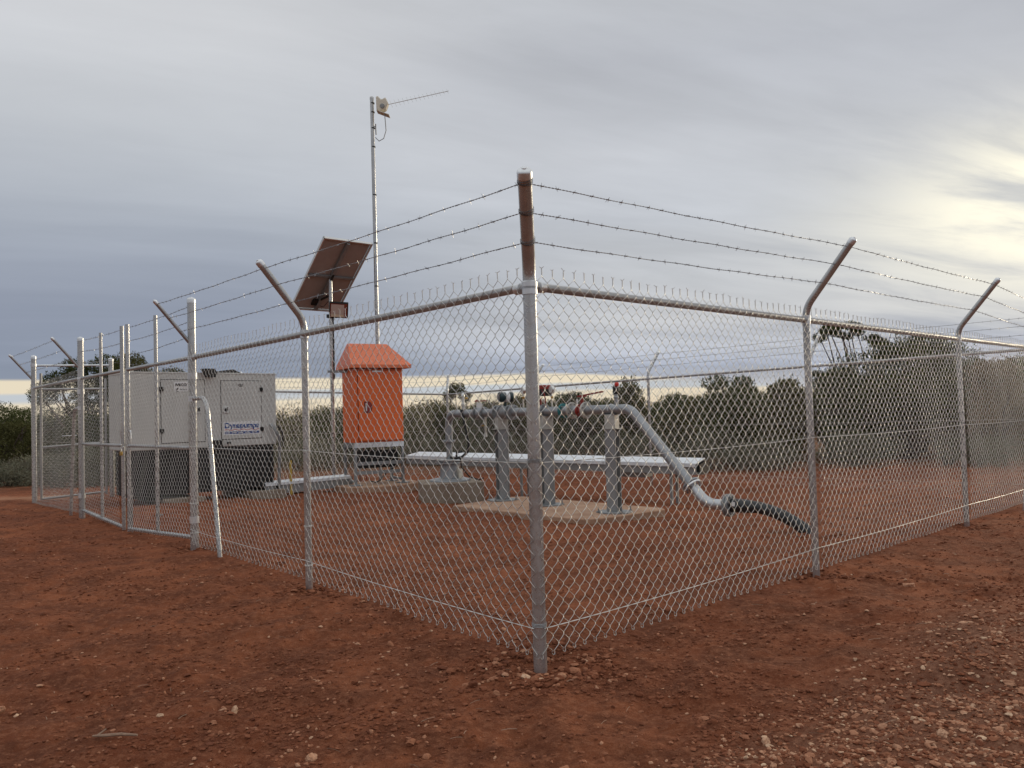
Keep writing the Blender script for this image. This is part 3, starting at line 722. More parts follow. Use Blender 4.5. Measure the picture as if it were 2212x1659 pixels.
# engine maker's sign: IVECO over a slanted word and mark
sticker(.625, .85, 1.655, 1.80, d1, nm='sign')
text('lettering', 'IVECO', .052, gp_(.645, -.0112, 1.735), ex, ez, M_BLACK, d1, bold=.003, width=.17)
text('lettering', 'motors', .045, gp_(.705, -.0112, 1.672), ex, ez, M_BLACK, d1, shear=.35, width=.115)
mb = MB(); mb.prism([gp_(0.645, -.0105, 1.667), gp_(0.670, -.0105, 1.667), gp_(0.695, -.0105, 1.707), gp_(0.670, -.0105, 1.707)], eyn*.001); mb.prism([gp_(0.655, -.0105, 1.647), gp_(0.685, -.0105, 1.647), gp_(0.690, -.0105, 1.659), gp_(0.660, -.0105, 1.659)], eyn*.001); part('emblem', mb, M_BLACK, d1)
# small black plate mark
text('lettering', '(', .035, gp_(1.62, -.0104, 1.745), ex, ez, M_BLACK, d2, width=.02)
mb = MB()
for k in range(3): mb.box(gp_(1.67, -.0095, 1.765-k*.017), [ex, ey, ez], (.035, .001, .004))
part('emblem', mb, M_BLACK, d2)
# pump supplier's sign
sticker(1.375, 1.985, .975, 1.18, d2, nm='sign')
text('lettering', 'Dynapumps', .115, gp_(1.395, -.0112, 1.083), ex, ez, M_BLUE, d2, bold=.0045, width=.565)
mb = MB(); n_ = 28
for k in range(n_):
    a0, a1 = 1.395+.565*k/n_, 1.395+.565*(k+1)/n_; z_ = 1.053+.008*math.sin(k*.95); z2 = 1.053+.008*math.sin((k+1)*.95)
    mb.prism([gp_(a0, -.0103, z_-.005), gp_(a1, -.0103, z2-.005), gp_(a1, -.0103, z2+.005), gp_(a0, -.0103, z_+.005)], eyn*.0008)
part('wave_line', mb, M_REDP, d2)
sticker(1.395, 1.96, .990, 1.027, d2, M_BLUE, .0102, 'blue_band', .0005)
mb = MB()
for k in range(5):                                  # unreadable small white print
    a0 = 1.41+k*.108
    mb.box(gp_(a0+.036, -.0115, 1.008), [ex, ey, ez], (.036, .0003, .005))
part('small_print', mb, M_STICK, d2)
# roof fittings
mb = MB(); mb.prism([gp_(1.10, -.16, zT-.06), gp_(1.20, -.16, zT-.06), gp_(1.23, -.16, zT+.001), gp_(1.19, -.16, zT+.07), gp_(1.02, -.16, zT+.07)], ey*.155); part('intake_hood', mb, M_BLACK, gen, bevel=.006)
mb = MB(); mb.prism([gp_(1.48, .4, zT+.012), gp_(1.95, .4, zT+.012), gp_(1.74, .4, zT+.10), gp_(1.54, .4, zT+.075)], ey*.22); part('exhaust_cowl', mb, M_BLACK, gen, bevel=.006)
mb = MB(); mb.box(gp_(.10, .30, zT+.045), [ex, ey, ez], (.05, .04, .035)); part('beacon_base', mb, M_CREAM, gen, bevel=.005)
mb = MB(); mb.box(gp_(.20, .30, zT+.05), [ex, ey, ez], (.055, .05, .04)); part('work_lamp', mb, M_BLACK, gen, bevel=.008)
# pipework at the generator's right end
mb = MB(); mb.tube([gp_(GL-.13, -.05, 1.12), gp_(GL-.11, -.10, 1.07), gp_(GL-.03, -.12, .93), gp_(GL, -.10, .80), gp_(GL+.01, -.06, .6), gp_(GL+.0, -.05, .12)], .026, 10); part('exhaust_hose', mb, M_STEEL, gen)
mb = MB(); mb.tube([gp_(GL-.02, -.05, 1.10), gp_(GL+.05, -.10, .98), gp_(GL+.06, -.10, .75)], .012, 8); part('cable', mb, M_BLACK, gen)
mb = MB(); mb.box(gp_(1.27, -.02, .83), [ex, ey, ez], (.075, .03, .075)); mb.lathe(gp_(1.45, -.03, .84), ez, [(0, .03), (.03, .03)], 10); part('filler_box', mb, M_BLACK, gen, bevel=.005)
sticker(1.12, 1.19, .755, .785, base, M_STICK, .012, 'small_plate')
# plinths under the generator
for k, (a, c_) in enumerate(((.72, 'left'), (2.05, 'right'))):
    mb = MB(); mb.box(gp_(a, GW/2-.05, -.05), [ex, ey, ez], (.30, GW/2+.10, .125))
    solo('concrete_plinth', mb, M_CONCG, ('pale concrete plinth under the middle of the generator' if k == 0 else 'pale concrete plinth under the right end of the generator, beside the low duct'), 'plinth', bevel=.01)

# ------------------------------------------------------------------ cable ducts
def duct(label, a, b, z, hgt, wid, dz, back, legs):
    a = np.array(a, float); b = np.array(b, float); d = unit(b-a)
    t = thing('cable_duct', label, 'cable duct', (*((a+b)/2)[:2], gz(*((a+b)/2)[:2])))
    f0, f1 = V(*a[:2], z), V(*b[:2], z); k0, k1 = f0+back*wid+V(0, 0, dz), f1+back*wid+V(0, 0, dz)
    n = max(1, int(round(np.linalg.norm(b-a)/1.5)))
    for i in range(n):
        s0, s1 = f0+(f1-f0)*i/n+d*.004, f0+(f1-f0)*(i+1)/n-d*.004; q0, q1 = s0+back*wid+V(0, 0, dz), s1+back*wid+V(0, 0, dz)
        o_ = -back*.02; mb = MB(); mb.prism([s0+o_, s1+o_, q1, q0], (0, 0, .014)); mb.prism([s0+o_-back*.001, s1+o_-back*.001, s1+o_-back*.001-V(0, 0, .03), s0+o_-back*.001-V(0, 0, .03)], -back*.003)
        part('cover_sheet', mb, M_SKYLIT_COVER, t)
    mb = MB(); mb.prism([f0, f1, f1-V(0, 0, hgt), f0-V(0, 0, hgt)], back*.004); part('side_wall', mb, M_DUCT, t)
    mb = MB(); mb.prism([k0, k1, k1-V(0, 0, hgt+dz), k0-V(0, 0, hgt+dz)], -back*.004); part('back_wall', mb, M_DUCT, t)
    e0 = f1+d*.045; mb = MB(); mb.prism([e0+back*.005-V(0, 0, .002), e0-V(0, 0, hgt)+back*.005, e0-V(0, 0, hgt)+back*(wid-.01), e0+back*(wid-.01)+V(0, 0, dz-.004)], -d*.004); part('end_plate', mb, M_DUCT_SHADE, t)
    mb = MB(); mb.prism([f0-V(0, 0, hgt-.002)+back*.005, f1-V(0, 0, hgt-.002)+back*.005, k1-V(0, 0, hgt+dz-.002)-back*.005, k0-V(0, 0, hgt+dz-.002)-back*.005], (0, 0, .004)); part('bottom_tray', mb, M_DUCT, t)
    for s in legs:
        for w_ in (.08, wid-.08):
            c = a+(b-a)*s+back*w_; zg = gz(c[0], c[1]); mb = MB(); mb.box(V(c[0], c[1], (z-hgt+zg-.1)/2), [d, back, ez], (.018, .018, (z-hgt-zg+.1)/2)); part('leg', mb, M_STEEL, t)
    return t
bk = unit(V(.50, .866, 0))
duct('long raised cable duct with a sky-whitened cover running from the orange cabinet past the wellhead', (-1.86, 14.15, 0), (2.23, 10.07, 0), .50, .125, .38, .045, bk, (.47, .93))
mb = MB(); cdp = V(-1.86, 14.15, 0)+(V(2.23, 10.07, 0)-V(-1.86, 14.15, 0))*.80+bk*.25
mb.box(V(cdp[0], cdp[1], .335), [unit(V(4.09, -4.08, 0)), bk, ez], (.34, .12, .034)); solo('junction_box', mb, M_DUCT, 'flat grey junction box slung beneath the long cable duct, behind the third pipe support', 'junction box', bevel=.004)
duct('short low cable duct with a sky-whitened cover between generator and orange cabinet', (-3.98, 13.1, 0), (-2.86, 14.32, 0), .165, .17, .22, .02, unit(V(-.5, .86, 0)), (.2,))

# ------------------------------------------------------------------ control cabinet
C0 = V(-2.70, 13.9, 0); cf = unit(V(.87, .495, 0)); cb = unit(V(-.495, .87, 0)); CW, CD = .90, .58
def cp_(a, b, z): return C0+cf*a+cb*b+V(0, 0, z)
cab = thing('control_cabinet', 'bright orange steel control cabinet with a hipped roof on a grey stand', 'cabinet', (C0[0]+.3, C0[1]+.4, .05))
mb = MB(); mb.box(cp_(CW/2, CD/2, 1.39), [cf, cb, ez], (CW/2, CD/2, .63)); body = part('cabinet_body', mb, M_ORANGE, cab, bevel=.006)
mb = MB(); mb.box(cp_(CW*.5+.035, -.003, 1.39), [cf, cb, ez], (CW/2-.045, .004, .608)); part('door_gap', mb, M_SEAM, body)
mb = MB(); mb.box(cp_(CW*.5+.035, -.017, 1.39), [cf, cb, ez], (CW/2-.050, .012, .602)); door = part('door', mb, M_ORANGE, cab, bevel=.005)
mb = MB(); mb.prism([cp_(.182, -.0302, 1.262), cp_(.272, -.0302, 1.262), cp_(.307, -.0302, 1.285), cp_(.323, -.0302, 1.33), cp_(.323, -.0302, 1.39), cp_(.307, -.0302, 1.435), cp_(.272, -.0302, 1.458), cp_(.182, -.0302, 1.458)], cb*.003); part('handle_rim', mb, M_SEAM, door)
mb = MB(); mb.prism([cp_(.19, -.031, 1.27), cp_(.27, -.031, 1.27), cp_(.30, -.031, 1.29), cp_(.315, -.031, 1.33), cp_(.315, -.031, 1.39), cp_(.30, -.031, 1.43), cp_(.27, -.031, 1.45), cp_(.19, -.031, 1.45)], cb*.003); part('handle_recess', mb, M_ORED, door)
mb = MB(); mb.box(cp_(.215, -.038, 1.36), [cf, cb, ez], (.013, .008, .065)); part('handle', mb, M_CHROME, door, bevel=.003)
mb = MB(); mb.box(cp_(.42, -.031, 1.975), [cf, cb, ez], (.085, .001, .014)); part('name_plate', mb, M_STICK, door)
eFL, eFR, eBR, eBL = cp_(-.07, -.11, 2.03), cp_(CW+.13, -.11, 2.03), cp_(CW+.13, CD+.12, 2.03), cp_(-.07, CD+.12, 2.03)
rL, rR = cp_(.02, .30, 2.475), cp_(CW-.17, .30, 2.475)
mb = MB(); up = V(0, 0, .06)
vs = [eFL, eFR, eBR, eBL, eFL+up, eFR+up, eBR+up, eBL+up, rL-cb*.03, rR-cb*.03, rR+cb*.03, rL+cb*.03]
mb.add(vs, [(3, 2, 1, 0), (0, 1, 5, 4), (1, 2, 6, 5), (2, 3, 7, 6), (3, 0, 4, 7), (4, 5, 9, 8), (5, 6, 10, 9), (6, 7, 11, 10), (7, 4, 8, 11), (8, 9, 10, 11)])
part('roof', mb, mat('skylit_orange_enamel', (.74, .17, .060), .34, 0, .1, 5, spec=.6), cab, bevel=.006)  # paler than the body: sky light on the roof put into its colour
mb = MB(); mb.box(cp_(-.16, .30, 1.99), [cf, cb, ez], (.17, .03, .02)); part('pole_bracket', mb, M_STEEL, cab)
# stand
mb = MB(); mb.box(cp_(CW/2, .02, .715), [cf, cb, ez], (CW/2, .02, .042)); part('stand_rail', mb, M_BRIGHT, cab)
mb = MB(); mb.box(cp_(CW/2, CD-.02, .715), [cf, cb, ez], (CW/2, .02, .042)); part('stand_rail', mb, M_STEEL, cab)
for s in (0.022, CW-.022):
    mb = MB(); mb.box(cp_(s, CD/2, .715), [cf, cb, ez], (.02, CD/2-.04, .042)); part('stand_rail', mb, M_STEEL, cab)
    for t in (.02, CD-.02):
        mb = MB(); mb.box(cp_(s, t, .36), [cf, cb, ez], (.022, .022, .312)); part('leg', mb, M_STEEL, cab)
        mb = MB(); mb.box(cp_(s, t, .042), [cf, cb, ez], (.09, .09, .007)); part('foot_plate', mb, M_STEEL, cab)
    mb = MB(); mb.box(cp_(s, CD/2, .10), [cf, cb, ez], (.018, CD/2-.045, .02)); part('stand_rail', mb, M_STEEL, cab)
for z in (.245, .40):
    mb = MB(); mb.box(cp_(CW/2, .02, z), [cf, cb, ez], (CW/2-.045, .018, .028)); part('stand_rail', mb, M_STEEL, cab)
mb = MB(); mb.box(cp_(.52, .33, .46), [cf, cb, ez], (.34, .16, .15)); part('battery_box', mb, M_BLACK, cab, bevel=.01)
mb = MB()
for s, t in ((.46, .2), (.60, .22), (.66, .3)): mb.tube([cp_(s, t, .76), cp_(s+.01, t, .58)], .017, 8)
part('conduit', mb, M_DUCT, cab)
mb = MB(); mb.tube([cp_(.25, .25, .75), cp_(.24, .22, .5), cp_(.26, .22, .3), cp_(.30, .25, .10)], .009, 6); part('cable', mb, M_ORED, cab, label='thin red cable')
mb = MB(); mb.tube([cp_(.75, .1, .30), cp_(.60, .05, .24), cp_(.45, .0, .10), cp_(.36, -.02, .075), cp_(.28, .05, .10)], .011, 6); mb.tube([cp_(.1, .2, .66), cp_(.2, .16, .60), cp_(.34, .2, .62)], .01, 6); part('cable', mb, M_BLACK, cab)
mb = MB(); slab = [cp_(-.18, -.16, 0), cp_(.25, -.36, 0), cp_(.75, -.34, 0), cp_(1.18, -.10, 0), cp_(1.25, .5, 0), cp_(.9, .85, 0), cp_(0, .85, 0), cp_(-.25, .4, 0)]
mb.prism([p+V(0, 0, -.2) for p in slab], (0, 0, .233)); solo('concrete_slab', mb, M_CONC, 'pale rounded concrete slab under the orange cabinet', 'concrete slab', bevel=.015)

# ------------------------------------------------------------------ solar panel pole
SP = V(-3.29, 15.0, 0)
sol = thing('solar_panel_pole', 'tilted solar panel on a galvanised pole beside the orange cabinet, seen from below', 'solar panel', (SP[0], SP[1], gz(*SP[:2])))
part('pole', post_straight(SP, -.4, 3.74, .037, 16), M_POST, sol)
pe1 = unit(V(.75, .66, 0)); nh = unit(V(-.66, .75, 0)); c1 = V(-3.21, 14.2, 4.35); dn = unit(nh*1.31+V(0, 0, -1.08)); pn = np.cross(pe1, dn); pn = pn if pn[2] > 0 else -pn
PWd, PLn = .965, 1.70
def pp(a, b, h=0): return c1+pe1*a+dn*b+pn*h
mb = MB(); mb.prism([pp(.02, .02), pp(PWd-.02, .02), pp(PWd-.02, PLn-.02), pp(.02, PLn-.02)], pn*.006); pan = part('back_sheet', mb, M_PANELB, sol)
mb = MB(); mb.prism([pp(.02, .02, .0075), pp(PWd-.02, .02, .0075), pp(PWd-.02, PLn-.02, .0075), pp(.02, PLn-.02, .0075)], pn*.004); part('solar_cells', mb, M_CELL, sol)
for a, b_ in (((0, 0), (PWd, 0)), ((0, PLn), (PWd, PLn)), ((0, 0), (0, PLn)), ((PWd, 0), (PWd, PLn))):
    c = (pp(*a)+pp(*b_))/2; ln = np.linalg.norm(pp(*a)-pp(*b_))/2; d_ = unit(pp(*b_)-pp(*a)); o_ = np.cross(d_, pn)
    mb = MB(); mb.box(c-pn*.010, [d_, o_, pn], (ln+.012, .012, .026)); part('frame', mb, M_ALU, sol, bevel=.002)
mb = MB(); mb.box(pp(PWd*.5, PLn*.5, -.045), [pe1, dn, pn], (.03, PLn*.48, .024)); part('mounting_rail', mb, M_STEEL, sol)
mb = MB(); mb.box(pp(PWd*.5, PLn*.5, -.026), [pe1, dn, pn], (PWd*.47, .02, .02)); part('mounting_rail', mb, M_STEEL, sol)
mb = MB(); mb.tube([SP+V(0, 0, 3.45), pp(PWd*.5, PLn*.82, -.06)], .022, 8); part('strut', mb, M_BLACK, sol); mb = MB(); mb.tube([SP+V(0, 0, 3.70), pp(PWd*.5, PLn*.45, -.06)], .025, 8); part('strut', mb, M_BLACK, sol)
mb = MB(); mb.box(pp(PWd*.42, PLn*.88, -.03), [pe1, dn, pn], (.06, .07, .018)); part('terminal_box', mb, M_BLACK, sol, bevel=.004)
mb = MB(); mb.tube([pp(PWd*.42, PLn*.9, -.05), pp(PWd*.62, PLn*.92, -.07), pp(PWd*.66, PLn*.80, -.08), pp(PWd*.5, PLn*.72, -.07), pp(PWd*.34, PLn*.80, -.08), pp(PWd*.40, PLn*.9, -.06)], .008, 6)
mb.tube([SP+V(.045, -.02, 3.3), SP+V(.045, -.02, 1.9)], .012, 6); part('cable', mb, M_BLACK, sol)
fl_c = SP+V(.17, -.12, 3.16); fx = unit(V(.98, .18, 0)); fy = unit(np.cross(fx, unit(V(.0, .5, .86)))); fy = fy if fy[2] < 0 else -fy
fn = unit(V(.12, -.80, -.45)); fxx = unit(V(.96, .18, -.06)); fxx = unit(fxx-np.dot(fxx, fn)*fn); fyy = np.cross(fn, fxx)
mb = MB(); mb.box(fl_c, [fxx, fyy, fn], (.17, .15, .03)); fld = part('floodlight', mb, M_BLACK, sol, bevel=.01)
mb = MB(); mb.box(fl_c+fn*.033, [fxx, fyy, fn], (.150, .130, .004)); part('floodlight_bezel', mb, mat('copper_bezel', (.22, .06, .04), .35, .3), fld)
mb = MB(); mb.box(fl_c+fn*.039+fyy*.02-fxx*.02, [fxx, fyy, fn], (.115, .095, .003)); part('floodlight_lens', mb, M_LENS, fld)
mb = MB(); mb.box(fl_c+fn*.042-fyy*.10-fxx*.02, [fxx, fyy, fn], (.115, .022, .004)); part('floodlight_diffuser', mb, M_GRAT, fld)
mb = MB(); mb.box(SP+V(.02, -.02, 3.06), [r0, V(0, 1, 0), ez], (.085, .06, .03)); mb.tube([SP+V(0, 0, 3.06), fl_c-fn*.03], .015, 8); part('floodlight_bracket', mb, M_BLACK, sol)

# ------------------------------------------------------------------ antenna mast
AMP = V(-2.45, 15.05, 0)
ant = thing('antenna_mast', 'tall thin galvanised mast with a directional antenna behind the orange cabinet', 'antenna mast', (AMP[0], AMP[1], gz(*AMP[:2])))
mb = MB(); mb.tube([AMP+V(0, 0, -.4), AMP+V(-.01, 0, 7.1)], .036, 16); part('pole', mb, M_POST, ant)
for z in (6.85, 7.02, 6.55, 6.2, 5.3, 4.4, 3.6): part('band', clamp(AMP, z, .037, h=.02, t=.003), M_BLACK, ant)
part('pole_cap', cap_mb(AMP+V(-.01, 0, 0), 7.13, .036, 16), M_POST, ant)
bc = AMP+V(.18, -.12, 6.98)
mb = MB(); mb.prism([bc+V(-.09, 0, -.13), bc+V(-.02, 0, -.15), bc+V(.08, 0, -.12), bc+V(.13, 0, .0), bc+V(.08, 0, .11), bc+V(.0, 0, .07), bc+V(-.06, 0, .14), bc+V(-.10, 0, .13)], V(0, .14, 0)); part('feed_box', mb, M_CREAM, ant, bevel=.02)
mb = MB(); mb.box(bc+V(.03, .05, -.19), [unit(V(1, .1, -.38)), V(0, 1, 0), unit(V(.38, 0, 1))], (.12, .09, .006)); part('mount_plate', mb, M_CREAM, ant)
mb = MB(); mb.lathe(bc+V(.02, -.003, -.06), V(0, -1, 0), [(0, .045), (.02, .04), (.022, .001)], 12); part('connector', mb, M_STEEL, ant)
bd = unit(V(1.15, .25, .33)); b0 = bc+V(.10, .05, -.02); bl = 1.20
mb = MB(); mb.tube([b0, b0+bd*bl], .0065, 8); boom = part('boom', mb, M_ALU, ant)
sdn = unit(V(-.15, .35, .93)); sdn = unit(sdn-np.dot(sdn, bd)*bd)
for k in range(15):
    c = b0+bd*(.08+k*.0785); ln = .085-.0022*k; mb = MB(); mb.tube([c-sdn*ln, c+sdn*ln], .0032, 5); part('element', mb, M_ALU, boom)
mb = MB(); mb.tube([bc+V(.06, 0, -.20), bc+V(.07, 0, -.35), bc+V(.08, 0, -.52), bc+V(.03, .02, -.66), bc+V(-.06, .04, -.70), bc+V(-.13, .07, -.62)], .008, 8); part('cable', mb, M_STEEL, ant)
mb = MB(); mb.tube([AMP+V(.055, -.03, 6.62), AMP+V(.06, -.03, 6.42)], .011, 8); mb.tube([AMP+V(.03, 0, 6.58), AMP+V(.06, -.03, 6.58)], .008, 6); part('bracket', mb, M_STEEL, ant)

# ------------------------------------------------------------------ wellhead
wx, wy = unit(V(.98, .2, 0)), unit(V(-.2, .98, 0)); WC = V(-.93, 11.85, 0)
mb = MB(); mb.box(WC+V(0, 0, .02)+wx*.0, [wx, wy, ez], (.425, .42, .225)); solo('concrete_block', mb, M_CONCG, 'square grey concrete block that carries the steel wellhead', 'concrete block', bevel=.012)
wh = thing('wellhead', 'steel wellhead casing and flanged riser standing on the square concrete block', 'wellhead', (WC[0], WC[1], .245))
mb = MB(); mb.lathe(WC+V(0, 0, .2475), ez, [(0, .30), (.02, .295), (.035, .235)], 28); part('base_ring', mb, M_PIPE, wh)
mb = MB(); mb.lathe(WC+V(0, 0, .285), ez, [(0, .145), (.21, .135)], 24); part('casing', mb, M_PIPE, wh)
def flange(c, ax, r, h, parent, bolts=8, mtl=None, rb=.009):
    mb = MB(); mb.lathe(c-ax*h/2, ax, [(0, r*.97), (.003, r), (h-.003, r), (h, r*.97)], 24); f_ = part('flange', mb, mtl or M_PIPE, parent)
    a = np.cross(ax, ez if abs(ax[2]) < .9 else V(1, 0, 0)); a = unit(a); b = np.cross(ax, a)
    mb = MB()
    for k in range(bolts):
        t = 2*math.pi*(k+.5)/bolts; q = c+(a*math.cos(t)+b*math.sin(t))*r*.8; mb.lathe(q-ax*(h/2+.012), ax, [(0, rb*.6), (.002, rb), (h+.022, rb), (h+.024, rb*.6)], 6)
    part('bolt_set', mb, M_STEEL, f_, kind='stuff'); return f_
flange(WC+V(0, 0, .505), ez, .200, .026, wh, 8, M_PIPE); flange(WC+V(0, 0, .540), ez, .195, .022, wh, 8, M_PIPE)
mb = MB(); mb.tube([WC+V(.16, -.10, .25), WC+V(.16, -.10, .42)], .03, 10); part('vent_stub', mb, M_CREAM, wh)
mb = MB(); mb.tube([WC+V(0, 0, .55), WC+V(0, 0, .80)], .044, 16); part('riser', mb, M_PIPE, wh)
flange(WC+V(0, 0, .815), ez, .095, .026, wh, 6)

# ------------------------------------------------------------------ pipeline
S1, D1 = V(-.164, 10.804, 0), unit(V(.62, -.785, 0)); PZ = 1.205; PR = .054
def pl(t, z=PZ): return V(S1[0]+D1[0]*t, S1[1]+D1[1]*t, z)
side = unit(V(D1[1], -D1[0], 0)); side = side if side[1] < 0 else -side
pipe = thing('water_pipeline', 'grey steel pipeline with valves and gauges running over three supports and down to the ground', 'pipeline', (*pl(1)[:2], 0))
def arc(c0, d0, d1, R, n=8):
    """fillet points leaving direction d0 for d1, starting at c0"""
    ang = math.acos(np.clip(np.dot(d0, d1), -1, 1)); nrm = unit(d1-np.dot(d1, d0)*d0)
    return [c0+R*(math.sin(ang*k/n)*d0+(1-math.cos(ang*k/n))*nrm) for k in range(n+1)]
tw = -1.27                                   # riser position along the run
rp = pl(tw); rp = V(WC[0], WC[1], 0)
D0 = unit(pl(-.9)-V(WC[0], WC[1], PZ))
pts = [V(WC[0], WC[1], .83), V(WC[0], WC[1], 1.0)]+arc(V(WC[0], WC[1], PZ-.16), ez, D0, .16)+[pl(-.52)]
mb = MB(); mb.tube(pts, PR, 18); part('pipe', mb, M_PIPE, pipe)
mb = MB(); mb.tube([pl(-.36), pl(-.07)], PR, 18); part('pipe', mb, M_PIPE, pipe)
mb = MB(); mb.tube([pl(.27), pl(.74)], PR, 18); part('pipe', mb, M_PIPE, pipe)
mb = MB(); mb.tube([pl(.9), pl(1.22)], PR, 18); part('pipe', mb, M_PIPE, pipe)
dd = unit(D1+V(0, 0, -.97)); e1 = pl(2.25)
p1 = arc(e1, D1, dd, .22); pk = p1[-1]; end45 = pk+dd*1.02
mb = MB(); mb.tube([pl(1.66), pl(2.0)]+p1+[end45], PR, 18); part('pipe', mb, M_PIPE, pipe)
dh = unit(D1+V(.22, .06, 0)); s2 = end45+dd*.05; a2 = arc(s2+dd*.12, dd, dh, .26); 
mb = MB(); mb.tube([s2, s2+dd*.06]+a2+[a2[-1]+dh*.10], PR*.98, 18); part('pipe', mb, galv('bright_pipe', (.50, .52, .54), .4, .7), pipe)
flange(end45+dd*.012, dd, .098, .022, pipe, 8); flange(end45+dd*.042, dd, .098, .022, pipe, 8, M_BRIGHT)
hf = a2[-1]+dh*.11; flange(hf, dh, .108, .024, pipe, 8, M_STEEL, .013); flange(hf+dh*.034, dh, .112, .028, pipe, 8, M_STEEL, .015)
hs = hf+dh*.05
hp = [hs, hs+dh*.12, hs+dh*.27+V(0, 0, -.006), hs+dh*.40+V(0, 0, -.032), hs+dh*.52+V(0, 0, -.075), hs+dh*.63+V(0, 0, -.13), hs+dh*.74+V(0, 0, -.20), hs+dh*.84+V(0, 0, -.28), hs+dh*.95+V(0, 0, -.40)]
mb = MB(); mb.tube(hp, [.066, .066]+[.056]*7, 18); hose = part('hose', mb, M_RUB, pipe)
mb = MB(); mb.box(hs+dh*.06+side*.066+V(0, 0, .02), [dh, side, ez], (.015, .004, .02)); part('hose_tag', mb, M_STICK, hose)
# flanges and valves along the run
for t, r in ((-.52, .085), (-.36, .085), (-.07, .098), (.03, .098), (.20, .098), (.28, .098), (.74, .09), (.90, .09)):
    flange(pl(t), D1, r, .022, pipe, 8)
def valve(t, parent, r=.075):
    mb = MB(); mb.lathe(pl(t)-D1*.07, D1, [(0, .055), (.03, r), (.07, r*1.1), (.11, r), (.14, .055)], 16); return part('valve', mb, M_PIPE, parent)
v1 = valve(-.44, pipe)
mb = MB(); mb.tube([pl(-.44, PZ+.05), pl(-.44, PZ+.15)], .014, 8); part('stem', mb, M_CHROME, v1)
mb = MB(); c = pl(-.44, PZ+.165); mb.box(c+D1*.02, [D1, side, ez], (.11, .016, .006)); mb.box(c-D1*.09+ez*.006, [unit(D1+ez*.4), side, unit(ez-D1*.4)], (.03, .014, .006)); part('lever', mb, M_ORED, v1)
mb = MB(); mb.box(pl(-.44, PZ+.10)+side*.03+D1*.01, [unit(D1-ez*.3), side, unit(ez+D1*.3)], (.06, .003, .035)); part('tag', mb, M_STICK, v1)
# magnetic flow meter with transmitter head
mb = MB(); mb.lathe(pl(.03), D1, [(0, .065), (.03, .085), (.14, .085), (.17, .065)], 18); fm = part('flow_meter', mb, M_STEEL, pipe)
mb = MB(); mb.tube([pl(.115, PZ+.07), pl(.115, PZ+.14)], .022, 10); part('neck', mb, M_NAVY, fm)
hc = pl(.12, PZ+.20); hd = unit(V(.9, .42, 0))
mb = MB(); mb.lathe(hc-hd*.10, hd, [(0, .052), (.01, .066), (.06, .068), (.065, .060), (.13, .060), (.135, .068), (.19, .066), (.2, .05)], 20); hd_ = part('meter_head', mb, M_NAVY, fm)
mb = MB(); mb.lathe(hc-hd*.012, hd, [(0, .0), (0, .0695), (.05, .0695), (.05, .0)], 20); part('meter_label', mb, M_STICK, fm)
mb = MB(); mb.lathe(hc-hd*.104, -hd, [(0, .045), (.002, .04)], 16); part('meter_window', mb, M_STEEL, fm)
# gauges
def gauge(t, z, r=.045):
    g_ = part('gauge_stem', MB().tube([pl(t, PZ+.05), pl(t, z-r)], .010, 8), M_CHROME, pipe)
    fc = unit(side+V(-.35, 0, 0)); c = pl(t, z)
    mb = MB(); mb.lathe(c-fc*.022, fc, [(0, r*.9), (.004, r), (.034, r), (.038, r*.86)], 20); part('pressure_gauge', mb, M_CHROME, pipe)
    mb = MB(); mb.lathe(c+fc*.0165, fc, [(0, r*.84), (.001, r*.84)], 20); part('gauge_dial', mb, M_GLASS, g_)
    mb = MB(); a_ = unit(np.cross(fc, ez)); mb.box(c+fc*.019+ez*.006+a_*.004, [unit(ez+a_*.5), fc, unit(a_-ez*.5)], (r*.4, .0006, .002)); part('gauge_needle', mb, M_BLACK, g_)
    mb = MB(); mb.lathe(pl(t, z-r-.06), ez, [(0, .014), (.01, .018), (.025, .018), (.03, .012)], 8); part('gauge_cock', mb, M_BRASS, g_)
gauge(.485, 1.475); gauge(1.04, 1.465, .048)
# actuated valve with red head over the second support
v2 = valve(.82, pipe, .08)
mb = MB(); mb.tube([pl(.82, PZ+.06), pl(.82, PZ+.17)], .02, 10); part('stem', mb, M_ORED, v2)
mb = MB(); mb.box(pl(.86, 1.435), [D1, side, ez], (.10, .065, .042)); part('actuator_base', mb, M_BLACK, v2, bevel=.008)
mb = MB(); mb.box(pl(.86, 1.500), [D1, side, ez], (.10, .065, .028)); part('actuator_cover', mb, M_ORED, v2, bevel=.01)
mb = MB(); mb.tube([pl(.93, 1.46)+side*.06, pl(.98, 1.42)+side*.07, pl(.99, 1.35)+side*.06, pl(.96, 1.27)+side*.04], .008, 6); part('cable', mb, M_ORED, v2)
mb = MB(); mb.lathe(pl(.94, 1.31)+side*.05, ez, [(0, .012), (.01, .02), (.04, .02), (.05, .012)], 8); part('fitting', mb, M_CHROME, v2)
# teal wafer check valve
f_ = flange(pl(1.245), D1, .088, .030, pipe, 0 or 4, M_TEAL); flange(pl(1.40), D1, .098, .024, pipe, 8, M_CREAMST)
mb = MB(); mb.tube([pl(1.26), pl(1.56)], PR*1.02, 18); part('pipe', mb, M_PIPE, pipe)
